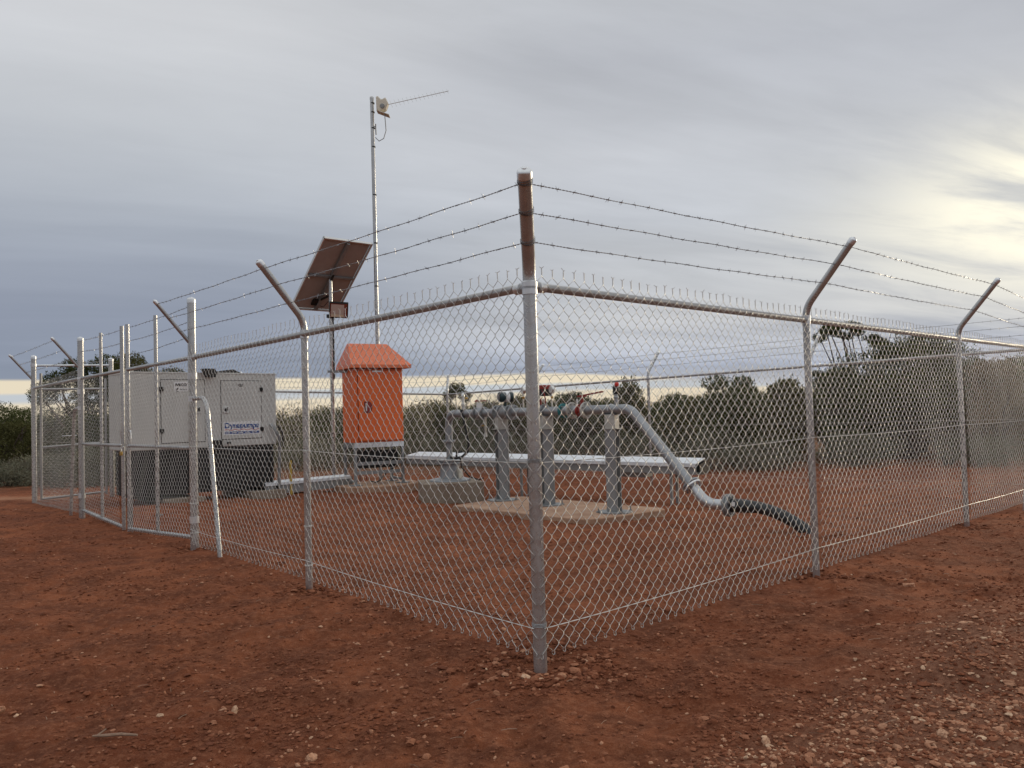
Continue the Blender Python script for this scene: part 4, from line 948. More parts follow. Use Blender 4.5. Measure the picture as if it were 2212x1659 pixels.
# butterfly valve with red lever
flange(pl(1.535), D1, .074, .03, pipe, 4, M_ORED); flange(pl(1.64), D1, .098, .026, pipe, 8, M_CREAMST)
mb = MB(); mb.lathe(pl(1.56), D1, [(0, .062), (.055, .062)], 16); bv = part('butterfly_valve', mb, M_ORED, pipe)
mb = MB(); mb.tube([pl(1.575, PZ+.06), pl(1.575, PZ+.16)], .022, 10); part('stem', mb, M_ORED, bv)
mb = MB(); mb.box(pl(1.72, PZ+.172)+V(0, 0, .012), [unit(D1+ez*.10), side, unit(ez-D1*.1)], (.20, .014, .008)); mb.box(pl(1.575, PZ+.162), [D1, side, ez], (.045, .035, .008)); part('lever', mb, M_ORED, bv)
mb = MB(); mb.box(pl(1.535, PZ+.10)+side*.04, [D1, side, ez], (.012, .003, .035)); part('tag', mb, M_STICK, bv)
# air valve
mb = MB(); mb.lathe(pl(2.13, PZ+.04), ez, [(0, .024), (.08, .024), (.085, .030), (.10, .030), (.11, .022), (.13, .022)], 12); av = part('air_valve', mb, M_PIPE, pipe)
mb = MB(); mb.lathe(pl(2.13, PZ+.17), ez, [(0, .028), (.02, .034), (.07, .036), (.09, .028)], 14); part('air_valve_body', mb, M_BLACK, av)
mb = MB(); mb.lathe(pl(2.145, PZ+.255), ez, [(0, .022), (.03, .026), (.045, .015)], 12); part('air_valve_cap', mb, mat('bright_red_plastic', (.55, .04, .03), .4), av)
# drain cock
mb = MB(); mb.tube([pl(-.34, PZ-.05), pl(-.34, PZ-.27)], .014, 8); mb.lathe(pl(-.34, PZ-.27), -ez, [(0, .02), (.05, .024), (.055, .015)], 10); dc = part('drain_cock', mb, M_CHROME, pipe)
mb = MB(); mb.box(pl(-.38, PZ-.17), [D1, side, ez], (.05, .012, .008)); part('lever', mb, M_BRASS, dc)
# brass sampling fitting and black hose down to the wellhead
q = pl(-.85); mb = MB(); mb.tube([q+V(0, 0, .03), q+V(0, 0, .10)], .022, 10); mb.lathe(q+V(0, 0, .10), ez, [(0, .022), (.01, .03), (.04, .03), (.05, .02), (.13, .018), (.14, .026), (.17, .024), (.19, .01)], 12); sf = part('sampling_fitting', mb, M_CHROME, pipe)
mb = MB(); mb.lathe(q+V(.03, -.01, .21), V(1, 0, .2), [(0, .012), (.03, .014), (.035, .008)], 8); part('brass_cock', mb, M_BRASS, sf)
mb = MB(); mb.tube([q+V(-.02, -.03, .05), q+V(.0, -.06, -.05), q+V(.04, -.07, -.25), q+V(.07, -.08, -.42), q+V(.05, -.08, -.53), q+V(-.03, -.05, -.60), q+V(-.12, .0, -.62), q+V(-.20, .1, -.61)], [.028, .022]+[.019]*6, 10); part('bypass_hose', mb, M_RUB, pipe)
mb = MB(); mb.tube([q+V(-.11, 0, -.60), q+V(-.11, 0, -.54), q+V(-.03, 0, -.53)], .015, 8); mb.tube([q+V(-.06, 0, -.62), q+V(-.04, 0, -.75), q+V(.06, 0, -.88), q+V(.2, 0, -.93), q+V(.26, 0, -.90)], .010, 8); part('drain_tube', mb, M_BLACK, pipe)

# ------------------------------------------------------------------ pipe supports
mb = MB(); P4 = [V(-.79, 10.34, 0), V(-.05, 11.22, 0), V(.12, 11.22, 0), V(1.70, 9.50, 0), V(1.70, 9.36, 0), V(.92, 8.74, 0), V(.77, 8.70, 0), V(.62, 8.78, 0)]
mb.prism([p+V(0, 0, -.2) for p in P4[::-1]], (0, 0, .255)); solo('concrete_slab', mb, M_CONC, 'irregular buff concrete slab under the three pipe supports', 'concrete slab', bevel=.012)
for k, (t, lab) in enumerate(((0.0, 'left pipe support column, nearest the wellhead, under the flow meter'), (.905, 'middle pipe support column, partly behind the fence corner post'), (2.05, 'right pipe support column, beside the pipe bend'))):
    c = pl(t, 0); s_ = thing('pipe_support', lab, 'pipe support', (c[0], c[1], .057), 'H section columns under the pipeline')
    ax, ay = unit(V(.93, .37, 0)), unit(V(-.37, .93, 0))
    if k == 2: ax, ay = unit(V(.85, -.52, 0)), unit(V(.52, .85, 0))
    zt_ = .985
    mb = MB(); h_ = (zt_-.07)/2; zc = .07+h_
    for sgn_ in (-1, 1): mb.box(V(c[0], c[1], zc)+ay*.058*sgn_, [ax, ay, ez], (.064, .0045, h_))
    mb.box(V(c[0], c[1], zc), [ay, ax, ez], (.053, .0035, h_)); part('column', mb, M_STEEL, s_)
    mb = MB()
    t_ = np.linspace(0, 2*np.pi, 9)[:-1]+.39; mb.prism([V(c[0], c[1], .056)+ax*.21*math.cos(a)+ay*.19*math.sin(a) for a in t_], (0, 0, .012)); part('base_plate', mb, M_STEEL, s_)
    for sx, sy in ((-1, -1), (1, -1), (1, 1), (-1, 1)):
        mb = MB(); mb.lathe(V(c[0], c[1], .068)+ax*.14*sx+ay*.12*sy, ez, [(0, .016), (.014, .016), (.014, .008), (.05, .008)], 6); part('bolt', mb, M_STEEL, s_)
    mb = MB(); mb.box(V(c[0], c[1], zt_+.004), [ax, ay, ez], (.092, .075, .004)); part('cap_plate', mb, M_CREAMST, s_)
    mb = MB(); mb.box(V(c[0], c[1], (zt_+.008+PZ-PR-.006)/2), [ax, ay, ez], (.062, .062, (PZ-PR-.006-zt_-.008)/2)); part('saddle_box', mb, M_CREAMST, s_, bevel=.002)
    mb = MB(); mb.box(V(c[0], c[1], PZ-PR-.003), [D1, side, ez], (.10, .05, .003)); part('saddle_plate', mb, M_STEEL, s_)
    mb = MB(); cc_ = pl(t); mb.tube([cc_+side*(PR+.005)*math.cos(a)+ez*(PR+.005)*math.sin(a) for a in np.linspace(-.3, math.pi+.3, 13)], .005, 6); part('u_bolt', mb, M_BRIGHT, s_)
    if k < 2:
        q = V(c[0], c[1], 0)+ax*.10+ay*.02
        mb = MB(); mb.tube([q+V(0, 0, .07), q+V(0, 0, PZ-PR+(.0 if k == 0 else .01))], .0135, 10); cd = part('conduit', mb, M_RAIL, s_)
        for z in (.42, .86): mb = MB(); mb.lathe(q+V(0, 0, z), ez, [(0, .015), (0, .021), (.025, .021), (.025, .015)], 10); part('saddle_clip', mb, M_STEEL, cd)

# ------------------------------------------------------------------ vegetation
def leaf_material(name, c1_, c2_, c3_):
    mt = bpy.data.materials.new(name); mt.use_nodes = True; t = NT(mt.node_tree); b = t.n['Principled BSDF']
    pos = t.node('ShaderNodeNewGeometry').outputs['Position']; an = t.node('ShaderNodeAttribute', attribute_name='tint')
    c = t.mix(an.outputs['Fac'], c1_, c2_); c = t.mix(t.maprange(t.noise(pos, 1.6, 4, .6), .42, .68, 0, .8), c, c3_)
    t.put(b.inputs['Base Color'], c); b.inputs['Roughness'].default_value = .75; b.inputs['Specular IOR Level'].default_value = .15
    tr = t.node('ShaderNodeBsdfTranslucent'); t.put(tr.inputs[0], c); mx = t.node('ShaderNodeMixShader'); mx.inputs[0].default_value = .25
    t.l.new(b.outputs[0], mx.inputs[1]); t.l.new(tr.outputs[0], mx.inputs[2]); t.l.new(mx.outputs[0], t.n['Material Output'].inputs[0]); return mt
ML_DARK = leaf_material('mulga_foliage', (.052, .066, .022), (.102, .114, .038), (.034, .042, .015))
ML_OLIVE = leaf_material('olive_foliage', (.085, .088, .028), (.135, .125, .048), (.06, .058, .022))
ML_GREY = leaf_material('saltbush_foliage', (.15, .155, .105), (.20, .195, .14), (.10, .10, .065))
ML_DRY = leaf_material('dry_foliage', (.20, .15, .095), (.27, .21, .14), (.13, .09, .055))

def leaves(centers, n, size, droop=.3, asp=.42):
    """n small leaf-sprig quads scattered about blob centres [(x,y,z,rx,ry,rz)]"""
    C_ = np.array(centers, float); vol = (C_[:, 3]*C_[:, 4]*C_[:, 5])**.72; pr_ = vol/vol.sum()
    k = RNG.choice(len(C_), n, p=pr_); d = RNG.normal(size=(n, 3)); d /= np.linalg.norm(d, axis=1, keepdims=True)
    r = RNG.uniform(0, 1, n)**.30; lump = 1+.14*np.sin(d[:, 0]*6+k)*np.cos(d[:, 1]*7+k*1.7)+.10*np.sin(d[:, 2]*11+d[:, 0]*9+k*2.3)+.035*RNG.normal(size=n)
    P = C_[k, :3]+d*C_[k, 3:6]*(r*lump)[:, None]
    q = np.round(P/.15); hh = np.sin(q@V(12.9, 78.2, 37.7))*43758.5; hh = hh-np.floor(hh); keep = hh > .16; P = P[keep]; d = d[keep]; hh = hh[keep]; n = len(P)
    a = d*.6+RNG.normal(size=(n, 3))*.6+V(0, 0, .45); a /= np.linalg.norm(a, axis=1, keepdims=True)
    b = np.cross(a, RNG.normal(size=(n, 3))); b /= np.linalg.norm(b, axis=1, keepdims=True)
    s = size*RNG.uniform(.55, 1.3, n)[:, None]
    v = np.stack([P-a*s*.5-b*s*asp*.5, P-a*s*.35+b*s*asp*.5, P+a*s*.55], 1).reshape(-1, 3)
    f = np.arange(n*3).reshape(-1, 3); return v, f, hh
def tree(name, label, cat, base, blobs, n, size, material, group=None, stems=4, stem_r=.05, asp=.42, spread=.6, bare=0):
    """trunk splitting into limbs that reach each foliage mass, crown of leaf sprigs"""
    base = V(base[0], base[1], gz(base[0], base[1])-.02)
    t = thing(name, label, cat, base, group); B = [(base[0]+b[0], base[1]+b[1], base[2]+b[2], *b[3:]) for b in blobs]
    v, f, tint = leaves(B, n, size, asp=asp)
    if material is not None and n > 10:
        o = fast_mesh('crown', v-base, f, material, False, 3); o.parent = t
        a = o.data.attributes.new('tint', 'FLOAT', 'FACE'); a.data.foreach_set('value', tint[:len(o.data.polygons)].astype(np.float32))
    mb = MB(); R_ = random.Random(hash((round(base[0], 2), round(base[1], 2))) & 0xffff)
    for i in range(max(stems, len(B))):
        b = B[i % len(B)]; j = lambda s: V(R_.uniform(-s, s), R_.uniform(-s, s), R_.uniform(-s, s)*.6)
        e = V(*b[:3])+j(b[3]*spread); st = base+V(R_.uniform(-.08, .08), R_.uniform(-.08, .08), 0); m1 = st+(e-st)*.35+V(0, 0, .08)+j(.08); m2 = st+(e-st)*.7+j(.12)
        mb.tube([st-V(0, 0, .1), m1, m2, e], [stem_r, stem_r*.75, stem_r*.5, stem_r*.22], 6)
        for q in range(5 if not bare else 9):
            s_ = st+(e-st)*R_.uniform(.45, 1); d = unit(j(1)+(e-st)*.5+V(0, 0, .3)); ln = b[3]*R_.uniform(.5, 1.1); mm = s_+d*ln*.5+j(.05)
            mb.tube([s_, mm, mm+unit(d+j(.5))*ln*.5], [stem_r*.3, stem_r*.18, .003], 4)
            if bare:
                for z in range(3): d2 = unit(d+j(.9)); mb.tube([mm, mm+d2*ln*.45], [stem_r*.13, .0025], 3)
    part('trunk', mb, M_BARK, t); return t
def dome(w_, h, seed, low=.15, squash=1.0):
    """blobs that give one rounded, uneven scrub crown w wide and h tall, foliage to the ground"""
    R_ = random.Random(seed); bl = [(0, 0, h*.55, w_*.36, w_*.34, h*.40)]
    for k in range(9):
        a = k/9*6.283+R_.uniform(-.3, .3); rr = w_*.5*R_.uniform(.42, .72); zz_ = h*R_.uniform(.18, .72)*(1-.25*rr/w_); s = w_*R_.uniform(.16, .25)
        bl.append((rr*math.cos(a), rr*math.sin(a)*squash, zz_, s, s, s*R_.uniform(.6, 1.0)))
    for k in range(4):
        s = w_*R_.uniform(.11, .17); bl.append((R_.uniform(-.22, .22)*w_, R_.uniform(-.2, .2)*w_, h*R_.uniform(.78, .9), s, s, s*.6))
    return bl
def px(u, y): return (u-1106)/1770*y          # ground position from bearing and distance (metres)

# scrub standing behind the back fence: (bearing u, distance, width, height, label)
scrub = [
 (640, 27, 4.0, 1.5, 'low dark scrub behind the gap between generator and orange cabinet'),
 (712, 25, 2.6, 1.72, 'dark rounded shrub just left of the orange cabinet, beyond the fence'),
 (800, 26, 3.6, 1.75, 'dark shrub directly behind the orange cabinet'),
 (905, 24, 3.4, 1.68, 'dark bush between the orange cabinet and the wellhead riser'),
 (985, 25, 3.0, 1.70, 'dark bush behind the wellhead riser'),
 (1062, 23, 2.6, 1.72, 'dark bush behind the flow meter'),
 (1135, 22.5, 2.0, 1.92, 'dark tree just left of the tall corner post, beyond the fence'),
 (1222, 22, 2.0, 1.92, 'flat topped dark tree between the corner post and the red lever valve'),
 (1290, 24, 2.2, 1.74, 'dark bush behind the red lever valve'),
 (1356, 20.5, 1.25, 2.22, 'steep rounded dark tree behind the air valve'),
 (1448, 23.5, 2.4, 1.80, 'lower dark bush in the dip right of the air valve'),
 (1575, 19, 1.9, 2.16, 'broad domed dark tree above the white duct end'),
 (1700, 20, 1.7, 2.12, 'dark domed tree left of the second right-hand line post'),
 (1782, 21, 1.1, 2.4, 'dark tree behind the first cranked post on the right'),
]
for i, (u, y, w_, h, lab) in enumerate(scrub):
    x = px(u, y); tree('scrub_tree', lab, 'tree', (x, y), dome(w_, h, i), 24000, .075, ML_DARK if i % 3 else ML_OLIVE, 'dark scrub trees along the back fence')
# taller trees at the right
tree('scrub_tree', 'largest dark tree, with a high shoulder, behind the right-hand fence', 'tree', (px(1960, 19.5), 19.5),
     dome(3.2, 2.95, 31)+[(-1.2, 0, 2.15, .6, .5, .45), (1.2, 0, 2.3, .6, .5, .45), (.8, 0, 2.6, .5, .5, .35), (-.9, 0, 1.6, .7, .7, 1.0), (.15, 0, 2.78, .52, .5, .26), (.50, 0, 2.72, .45, .5, .26), (-.55, 0, 2.5, .5, .5, .36), (1.05, 0, 1.8, .6, .6, .9), (-.1, 0, 2.5, .6, .5, .4)], 42000, .075, ML_DARK, 'tall trees behind the right-hand fence')
tree('scrub_tree', 'small flat topped tree on slanting stems rising above the right-hand scrub', 'tree', (px(1885, 20.5), 20.5),
     [(-1.05, 0, 3.22, .24, .25, .13), (-.80, .1, 3.31, .22, .25, .11), (-.52, -.1, 3.30, .24, .25, .12), (-1.26, 0, 3.04, .18, .2, .13), (-.28, .1, 3.16, .2, .25, .10), (-.82, -.1, 3.10, .2, .2, .09), (.02, 0, 3.0, .22, .25, .10), (.22, 0, 2.86, .25, .25, .14), (-.5, .2, 3.05, .16, .2, .07)], 9000, .055, ML_DARK, 'tall trees behind the right-hand fence', stems=11, stem_r=.04, spread=.3)
tree('scrub_tree', 'dark narrow tree left of the largest right-hand tree, below the flat topped one', 'tree', (px(1815, 19), 19), dome(1.5, 2.3, 44), 17000, .075, ML_DARK, 'tall trees behind the right-hand fence')
tree('scrub_tree', 'brownish sparse tree with pale twigs at the right edge', 'tree', (px(2140, 19), 19), dome(2.5, 2.5, 52), 16000, .075, ML_DRY, 'tall trees behind the right-hand fence', stems=12, bare=1)
tree('scrub_tree', 'olive bushy tree cut off by the right edge of the view', 'tree', (px(2262, 20), 20), dome(3.0, 2.7, 57), 20000, .075, ML_OLIVE, 'tall trees behind the right-hand fence')
tree('scrub_tree', 'thin wispy tree top showing above the scrub by the riser', 'tree', (px(985, 28), 28), [(.0, 0, 2.25, .32, .3, .2), (-.25, 0, 2.0, .25, .3, .2), (.3, 0, 1.95, .25, .25, .2)], 3200, .065, ML_OLIVE, stems=6, stem_r=.03)
for k, (u, y, h, lab) in enumerate(((628, 25, 2.15, 'leafless grey shrub to the right of the generator'), (668, 26, 2.05, 'leafless twiggy shrub behind the cranked left post'), (1252, 21, 2.1, 'dead twiggy bush behind the red lever valve'), (1075, 22, 2.0, 'bare twiggy bush behind the pipe between riser and flow meter'), (2040, 17.2, 1.0, 'low dead brushwood at the foot of the largest right-hand tree'))):
    tree('bare_shrub', lab, 'shrub', (px(u, y), y), [(0, 0, h*.75, .55, .5, h*.22), (.4, 0, h*.6, .4, .4, h*.2), (-.4, 0, h*.65, .4, .4, h*.2)], 60, .05, ML_DRY, 'leafless shrubs', stems=8, stem_r=.018, bare=1)
for k, (u, y, w_, h) in enumerate(((1838, 22.5, 2.6, 2.1), (1905, 22, 2.8, 2.3), (1985, 22, 3.0, 2.4), (2062, 21.5, 2.8, 2.6), (2150, 22, 3.2, 2.5), (2250, 22.5, 3.2, 2.6), (1515, 22.5, 2.6, 1.75), (1635, 22.5, 2.6, 1.9))):
    tree('scrub_tree', 'dark bush %s' % ('left of the largest right-hand tree, deeper in the scrub', 'behind the left half of the largest right-hand tree', 'behind the right half of the largest right-hand tree', 'behind the second cranked post on the right', 'deep in the scrub behind the brownish twiggy tree', 'deep in the scrub at the right edge', 'deep in the scrub just right of the sloping pipe', 'deep in the scrub in the dip between the two domed trees')[k], 'tree', (px(u, y), y), dome(w_, h, 140+k), 15000, .085, ML_DARK if k % 2 else ML_OLIVE, 'back row of scrub')
# eucalypts behind the generator
tree('gum_tree', 'open crowned gum tree behind the pedestrian gate, branches showing', 'tree', (px(205, 22), 22),
     [(-1.4, 0, 2.2, .38, .4, .35), (-1.0, 0, 2.55, .42, .4, .3), (-.55, 0, 2.85, .42, .4, .32), (-.15, 0, 2.45, .45, .4, .4), (.3, 0, 2.9, .5, .4, .33), (.55, 0, 2.45, .5, .4, .4), (-.3, 0, 1.95, .5, .4, .4), (.8, 0, 2.1, .5, .4, .4)], 19000, .07, ML_DARK, 'gum trees behind the generator', stems=14, stem_r=.055)
tree('gum_tree', 'gum tree with a rounded olive crown just left of the gate meeting stiles', 'tree', (px(275, 23), 23),
     [(0, 0, 3.0, .5, .5, .36), (.35, 0, 2.7, .4, .4, .3), (-.4, 0, 2.6, .5, .4, .4), (0, 0, 2.2, .7, .5, .5)], 14000, .07, ML_OLIVE, 'gum trees behind the generator', stems=7)
tree('gum_tree', 'low gum crown showing over the middle of the generator roof', 'tree', (px(365, 23), 23),
     [(-.45, 0, 2.55, .42, .4, .26), (.05, 0, 2.65, .42, .4, .26), (.5, 0, 2.45, .40, .4, .2), (0, 0, 2.0, .8, .5, .5)], 12000, .07, ML_DARK, 'gum trees behind the generator', stems=6)
for i, (u, y, w_, h, lab) in enumerate(((125, 23, 2.6, 1.65, 'dense dark shrub behind the far left fence panel'), (205, 21, 2.4, 1.75, 'dense dark shrub behind the narrow gate'), (272, 22, 2.6, 1.8, 'dark shrub hidden partly by the left end of the generator'), (-40, 26, 4.5, 2.3, 'tall dark tree mass cut off by the left edge of the view'), (22, 21, 3.0, 1.45, 'olive rounded bush at the left edge in front of the dark trees'), (62, 27, 3.0, 2.05, 'dark tree with a ragged top just left of the far end post'))):
    tree('scrub_tree', lab, 'tree', (px(u, y), y), dome(w_, h, 70+i), 22000, .075, ML_OLIVE if i in (4, 2) else ML_DARK, 'scrub trees at the left')
for i, (u, y, w_, h, lab) in enumerate(((15, 17.5, 1.6, .55, 'low grey saltbush at the left edge beside the pale track'), (75, 18, 1.4, .5, 'low grey saltbush behind the far end post'), (125, 16.5, 1.9, .75, 'grey saltbush behind the far left fence panel'), (185, 17, 2.0, .85, 'larger grey saltbush seen through the narrow gate'), (250, 17.5, 1.6, .7, 'grey saltbush by the left end of the generator'), (640, 22, 2.4, .9, 'grey green saltbush right of the generator'), (700, 21.8, 2.2, .8, 'grey green saltbush behind the solar pole'), (920, 22, 2.2, .8, 'grey saltbush right of the orange cabinet'), (1060, 20.6, 2.2, .85, 'pale saltbush behind the left pipe support'), (1170, 20, 1.8, .8, 'pale saltbush behind the middle pipe support'), (1290, 19.8, 2.0, .75, 'grey saltbush left of the right pipe support'), (1420, 18.6, 2.2, .8, 'grey saltbush behind the sloping pipe'), (1535, 17.8, 2.0, .8, 'grey saltbush just beyond the right end of the long white duct'), (1640, 17.2, 1.8, .6, 'yellowish saltbush right of the duct end'), (1840, 17.6, 1.9, .75, 'yellow green saltbush behind the right-hand mesh'), (2110, 16.8, 1.8, .6, 'grey saltbush near the right edge'))):
    tree('saltbush', lab, 'bush', (px(u, y), y), dome(w_, h, 90+i), 7000, .05, ML_GREY, 'saltbushes in front of the scrub', stems=5, stem_r=.012)
# far wood: one mass nobody could count
def far_wood():
    n = 260; az_ = np.radians(RNG.uniform(-62, 62, n)); r = RNG.uniform(32, 75, n); h = RNG.uniform(1.15, 1.6, n)*(1+(r-32)*.004)+.45*sstep(-.1, .1, az_)*RNG.uniform(0, 1, n); bl = []
    for a, q, hh in zip(az_, r, h):
        x, y = q*math.sin(a), q*math.cos(a); bl.append((x, y, gz(x, y)+hh*.48, RNG.uniform(1.6, 3.2), 1.6, hh*.52))
    v, f, tint = leaves(bl, 100000, .26, asp=.55)
    o = fast_mesh('far_scrub', v, f, ML_DARK, False, 3); a = o.data.attributes.new('tint', 'FLOAT', 'FACE'); a.data.foreach_set('value', tint[:len(o.data.polygons)].astype(np.float32))
    o['kind'] = 'stuff'; o['label'] = 'distant dark scrub woodland along the horizon'; o['category'] = 'woodland'
far_wood()

# ------------------------------------------------------------------ stones and litter
def ico(sub):
    p = (1+5**.5)/2; v = [V(*q) for q in ((-1, p, 0), (1, p, 0), (-1, -p, 0), (1, -p, 0), (0, -1, p), (0, 1, p), (0, -1, -p), (0, 1, -p), (p, 0, -1), (p, 0, 1), (-p, 0, -1), (-p, 0, 1))]
    f = [(0, 11, 5), (0, 5, 1), (0, 1, 7), (0, 7, 10), (0, 10, 11), (1, 5, 9), (5, 11, 4), (11, 10, 2), (10, 7, 6), (7, 1, 8), (3, 9, 4), (3, 4, 2), (3, 2, 6), (3, 6, 8), (3, 8, 9), (4, 9, 5), (2, 4, 11), (6, 2, 10), (8, 6, 7), (9, 8, 1)]
    v = [unit(q) for q in v]
    for _ in range(sub):
        c = {}; nf = []
        def mid(a, b):
            k = (min(a, b), max(a, b))
            if k not in c: c[k] = len(v); v.append(unit(v[a]+v[b]))
            return c[k]
        for a, b, d in f: ab, bd_, da = mid(a, b), mid(b, d), mid(d, a); nf += [(a, ab, da), (b, bd_, ab), (d, da, bd_), (ab, bd_, da)]
        f = nf
    return np.array(v), np.array(f)
M_STONE = bpy.data.materials.new('stone'); M_STONE.use_nodes = True
t = NT(M_STONE.node_tree); b = t.n['Principled BSDF']; pos = t.node('ShaderNodeNewGeometry').outputs['Position']; an = t.node('ShaderNodeAttribute', attribute_name='tint')
c = t.ramp(an.outputs['Fac'], [(0, (.12, .040, .021)), (.45, (.225, .080, .040)), (.68, (.38, .175, .10)), (.88, (.52, .30, .19)), (1, (.64, .46, .31))])
c = t.mix(t.maprange(t.noise(pos, 60, 5, .65), .45, .72, 0, .6), c, (.20, .075, .04)); t.put(b.inputs['Base Color'], c); b.inputs['Roughness'].default_value = .92; b.inputs['Specular IOR Level'].default_value = .15
bn = t.node('ShaderNodeBump'); bn.inputs['Strength'].default_value = .6; bn.inputs['Distance'].default_value = .006; t.put(bn.inputs['Height'], t.noise(pos, 150, 5, .65)); t.l.new(bn.outputs[0], b.inputs['Normal'])

def stones(x, y, rad, tint, sub, flat=.62, sink=.25):
    bv_, bf = ico(sub); n = len(x); k = len(bv_)
    sc_ = rad[:, None]*RNG.uniform(.6, 1.45, (n, 3)); sc_[:, 2] *= flat
    # facetted lumps: cut each with a few random planes
    P = np.broadcast_to(bv_, (n, k, 3)).copy()
    for _ in range(9):
        d = RNG.normal(size=(n, 3)); d /= np.linalg.norm(d, axis=1, keepdims=True); lim = RNG.uniform(.42, .85, n)[:, None]
        q = np.einsum('nkc,nc->nk', P, d); ex_ = np.maximum(q-lim, 0); P -= ex_[..., None]*d[:, None, :]
    P += RNG.normal(size=P.shape)*.05
    P *= sc_[:, None, :]; a = RNG.uniform(0, 6.283, n); ca, sa = np.cos(a)[:, None], np.sin(a)[:, None]
    X_ = P[..., 0]*ca-P[..., 1]*sa; Y_ = P[..., 0]*sa+P[..., 1]*ca
    z = height(x, y)+rad*flat*(1-2*sink)*.6
    Vv = np.stack([X_+x[:, None], Y_+y[:, None], P[..., 2]+z[:, None]], -1).reshape(-1, 3)
    Ff = (bf[None]+(np.arange(n)*k)[:, None, None]).reshape(-1, 3); return Vv, Ff, np.repeat(tint, len(bf))
def scatter(n, r0_, r1_, dens, power=1.0, half=40):
    """random places, even over the picture's ground, thinned by a density field"""
    X_, Y_ = [], []
    while len(X_) < n:
        q = RNG.uniform(0, 1, n*2); rr = r0_*(r1_/r0_)**(q**power); th = np.radians(RNG.uniform(-half, half, n*2)); x, y = rr*np.sin(th), rr*np.cos(th)
        keep = RNG.uniform(0, 1, n*2) < dens(x, y); X_.extend(x[keep]); Y_.extend(y[keep])
    return np.array(X_[:n]), np.array(Y_[:n])
dn_ = lambda x, y: .22+.5*sstep(.0, .3, vnoise(x/.7, y/.6, 31)+.15)+.4*windrow(x, y)
parts_ = []
x, y = scatter(14000, 2.3, 14, dn_); parts_.append(stones(x, y, RNG.uniform(.003, .010, 14000)*(1+.06*np.hypot(x, y)), RNG.beta(1.5, 2.8, 14000), 0))
x, y = scatter(2600, 2.3, 15, dn_); parts_.append(stones(x, y, .007+.011*RNG.beta(1.3, 4, 2600)*(1+.05*np.hypot(x, y)), RNG.beta(1.8, 2.6, 2600), 1))
def clump(n, fn, lo, hi, tlo, thi, sub, r1=11):
    x, y = scatter(n, 2.3, r1, fn); parts_.append(stones(x, y, lo+(hi-lo)*RNG.beta(1.1, 4, n)*(.7+.05*np.hypot(x, y)), RNG.uniform(tlo, thi, n), sub, flat=.6, sink=.3))
clump(9000, lambda x, y: sstep(.02, .32, vnoise(x/.35, y/.22, 61)+.5*vnoise(x/.12, y/.1, 62)), .005, .024, .10, .50, 0)
for px_, py_ in ((PA[0], PA[1]), (P1[0], P1[1]), (P2[0], P2[1]), (PB[0], PB[1]), (2.62, 7.3)):
    n_ = 130; a_ = RNG.uniform(0, 6.283, n_); q_ = .05+.22*RNG.beta(1.2, 2, n_); parts_.append(stones(px_+q_*np.cos(a_), py_+q_*np.sin(a_), .008+.024*RNG.beta(1.2, 3, n_), RNG.uniform(.05, .6, n_), 0, sink=.1))
wd_ = lambda x, y: windrow(x, y)*.9+.004
x, y = scatter(9000, 2.3, 7, wd_); parts_.append(stones(x, y, (.004+.008*RNG.beta(1.3, 3, 9000)), RNG.beta(2.7, 2.0, 9000), 0, sink=.25))
x, y = scatter(1900, 2.3, 7, wd_); parts_.append(stones(x, y, .008+.016*RNG.beta(1.2, 4, 1900), RNG.beta(3.2, 1.7, 1900), 1, sink=.3, flat=.55))
x, y = scatter(500, 3.4, 4.3, lambda x, y: np.exp(-((np.hypot(x-.1, y-3.86)-.24)/.13)**2), half=9); parts_.append(stones(x, y, .006+.022*RNG.beta(1.2, 3.5, 500), RNG.beta(1.6, 2.6, 500), 1, sink=.1))
x, y = scatter(260, 2.4, 18, dn_); parts_.append(stones(x, y, .013+.014*RNG.beta(1.2, 3, 260), RNG.beta(2.0, 2.0, 260), 1, sink=.35))
VV, FF, TT = [], [], []; k0_ = 0
for v, f, tt in parts_: VV.append(v); FF.append(f+k0_); TT.append(tt); k0_ += len(v)
gr = fast_mesh('gravel', np.vstack(VV), np.vstack(FF), M_STONE, False, 3)
a = gr.data.attributes.new('tint', 'FLOAT', 'FACE'); a.data.foreach_set('value', np.concatenate(TT).astype(np.float32)); gr['kind'] = 'stuff'; gr['label'] = 'loose gravel and clods strewn over the red earth'; gr['category'] = 'gravel'
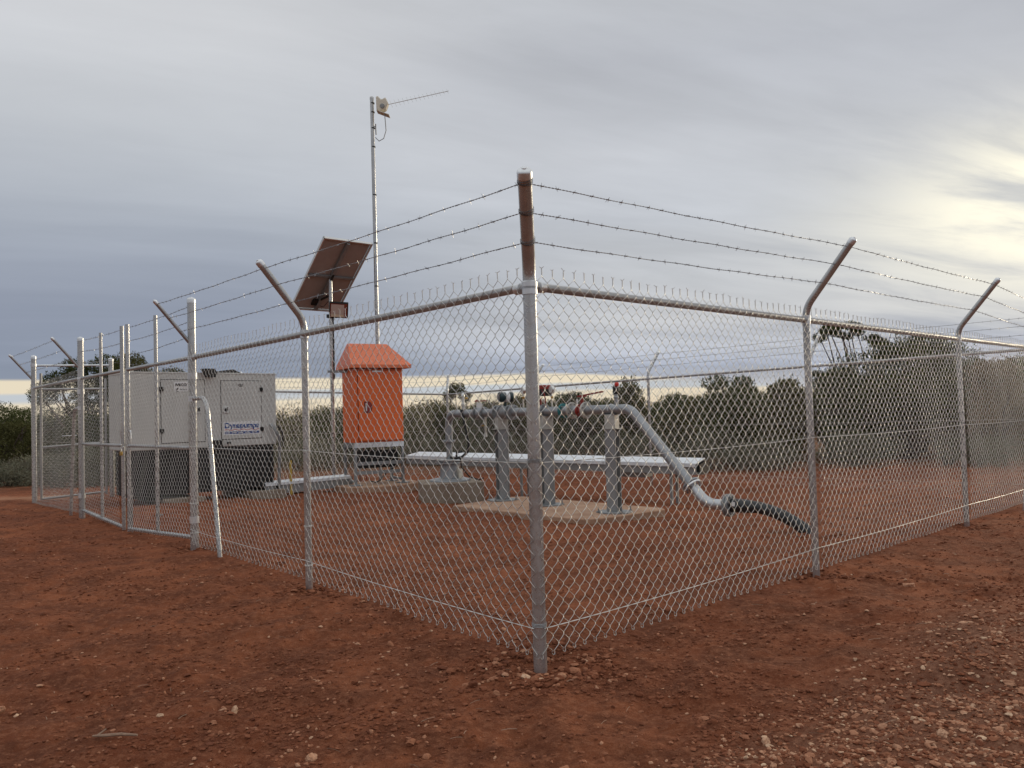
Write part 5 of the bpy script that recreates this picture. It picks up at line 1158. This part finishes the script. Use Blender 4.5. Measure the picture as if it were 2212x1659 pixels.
# larger stones one can point at
big = [(-1.17, 3.393, .036, .93, 'pale angular stone lying alone left of centre in the foreground'), (-.748, 2.946, .038, .85, 'pinkish stone near the bottom edge, left of centre'),
 (.335, 3.93, .036, .62, 'brown stone just right of the corner post foot'), (-1.12, 3.579, .028, .6, 'dull brown stone behind the pale lone foreground stone'),
 (2.54, 5.351, .05, .75, 'flat stone on the soil outside the right-hand fence'), (-1.449, 3.328, .022, .95, 'small yellowish stone left of the pale lone foreground stone'),
 (-.49, 3.517, .024, .5, 'dark clod left of the corner post in the foreground'), (1.405, 2.788, .030, .90, 'palest flat stone at the bottom right of the gravel'),
 (.844, 2.882, .036, .9, 'pale stone at the left end of the gravel, near the bottom edge'), (-.03, 3.80, .030, .35, 'dark clod against the left of the corner post foot'),
 (-2.2, 3.5, .03, .8, 'pale stone near the left edge of the foreground'), (-.4, 3.02, .026, .55, 'brown flat stone right of the pinkish stone by the bottom edge'),
 (.19, 3.70, .024, .55, 'small upright brown stone in front of the corner post foot'), (1.95, 3.3, .04, .8, 'largest stone in the middle of the gravel at the right'), (-2.02, 2.95, .03, .7, 'tan stone at the left of the dry stick')]
for x, y, r, ti, lab in big:
    v, f, tt = stones(np.array([x]), np.array([y]), np.array([r*.68]), np.array([ti]), 2, sink=.2, flat=.75); c = V(x, y, gz(x, y))
    o = fast_mesh('rock', v-c, f, M_STONE, False, 3); o.location = c; a = o.data.attributes.new('tint', 'FLOAT', 'FACE'); a.data.foreach_set('value', tt.astype(np.float32)); o['label'] = lab; o['category'] = 'stone'; o['group'] = 'larger stones on the foreground soil'
zz_ = lambda x, y, h=.012: V(x, y, float(height(x, y))+h)
mb = MB(); mb.tube([zz_(-1.615, 3.128), zz_(-1.56, 3.118, .016), zz_(-1.50, 3.108, .014), zz_(-1.43, 3.092)], [.0035, .006, .006, .004], 6); mb.tube([zz_(-1.60, 3.127), zz_(-1.575, 3.15, .02)], [.005, .003], 5)
solo('dry_stick', mb, M_DRYWOOD, 'short dry stick lying on the soil at the bottom left', 'stick')
mb = MB()
for k in range(150):
    x, y = scatter(1, 2.5, 7, lambda x, y: np.ones_like(x)); x, y = x[0], y[0]; a = random.uniform(0, 3.14); l = random.uniform(.01, .035); d = V(math.cos(a), math.sin(a), 0)
    p = zz_(x, y, .008); mb.tube([p-d*l, p+V(0, 0, .003), p+d*l], random.uniform(.0008, .0016), 3)
o = part('dry_litter', mb, M_DRYWOOD, None); o['kind'] = 'stuff'; o['label'] = 'scattered dry straw and twigs on the red earth'; o['category'] = 'litter'
mb = MB(); c = V(-3.66, 13.45, 0); mb.tube([c+V(0, 0, -.05), c+V(0, 0, .52)], .022, 8); solo('marker_post', mb, M_YEL, 'short yellow marker post at the right end of the generator', 'marker', loc=c)
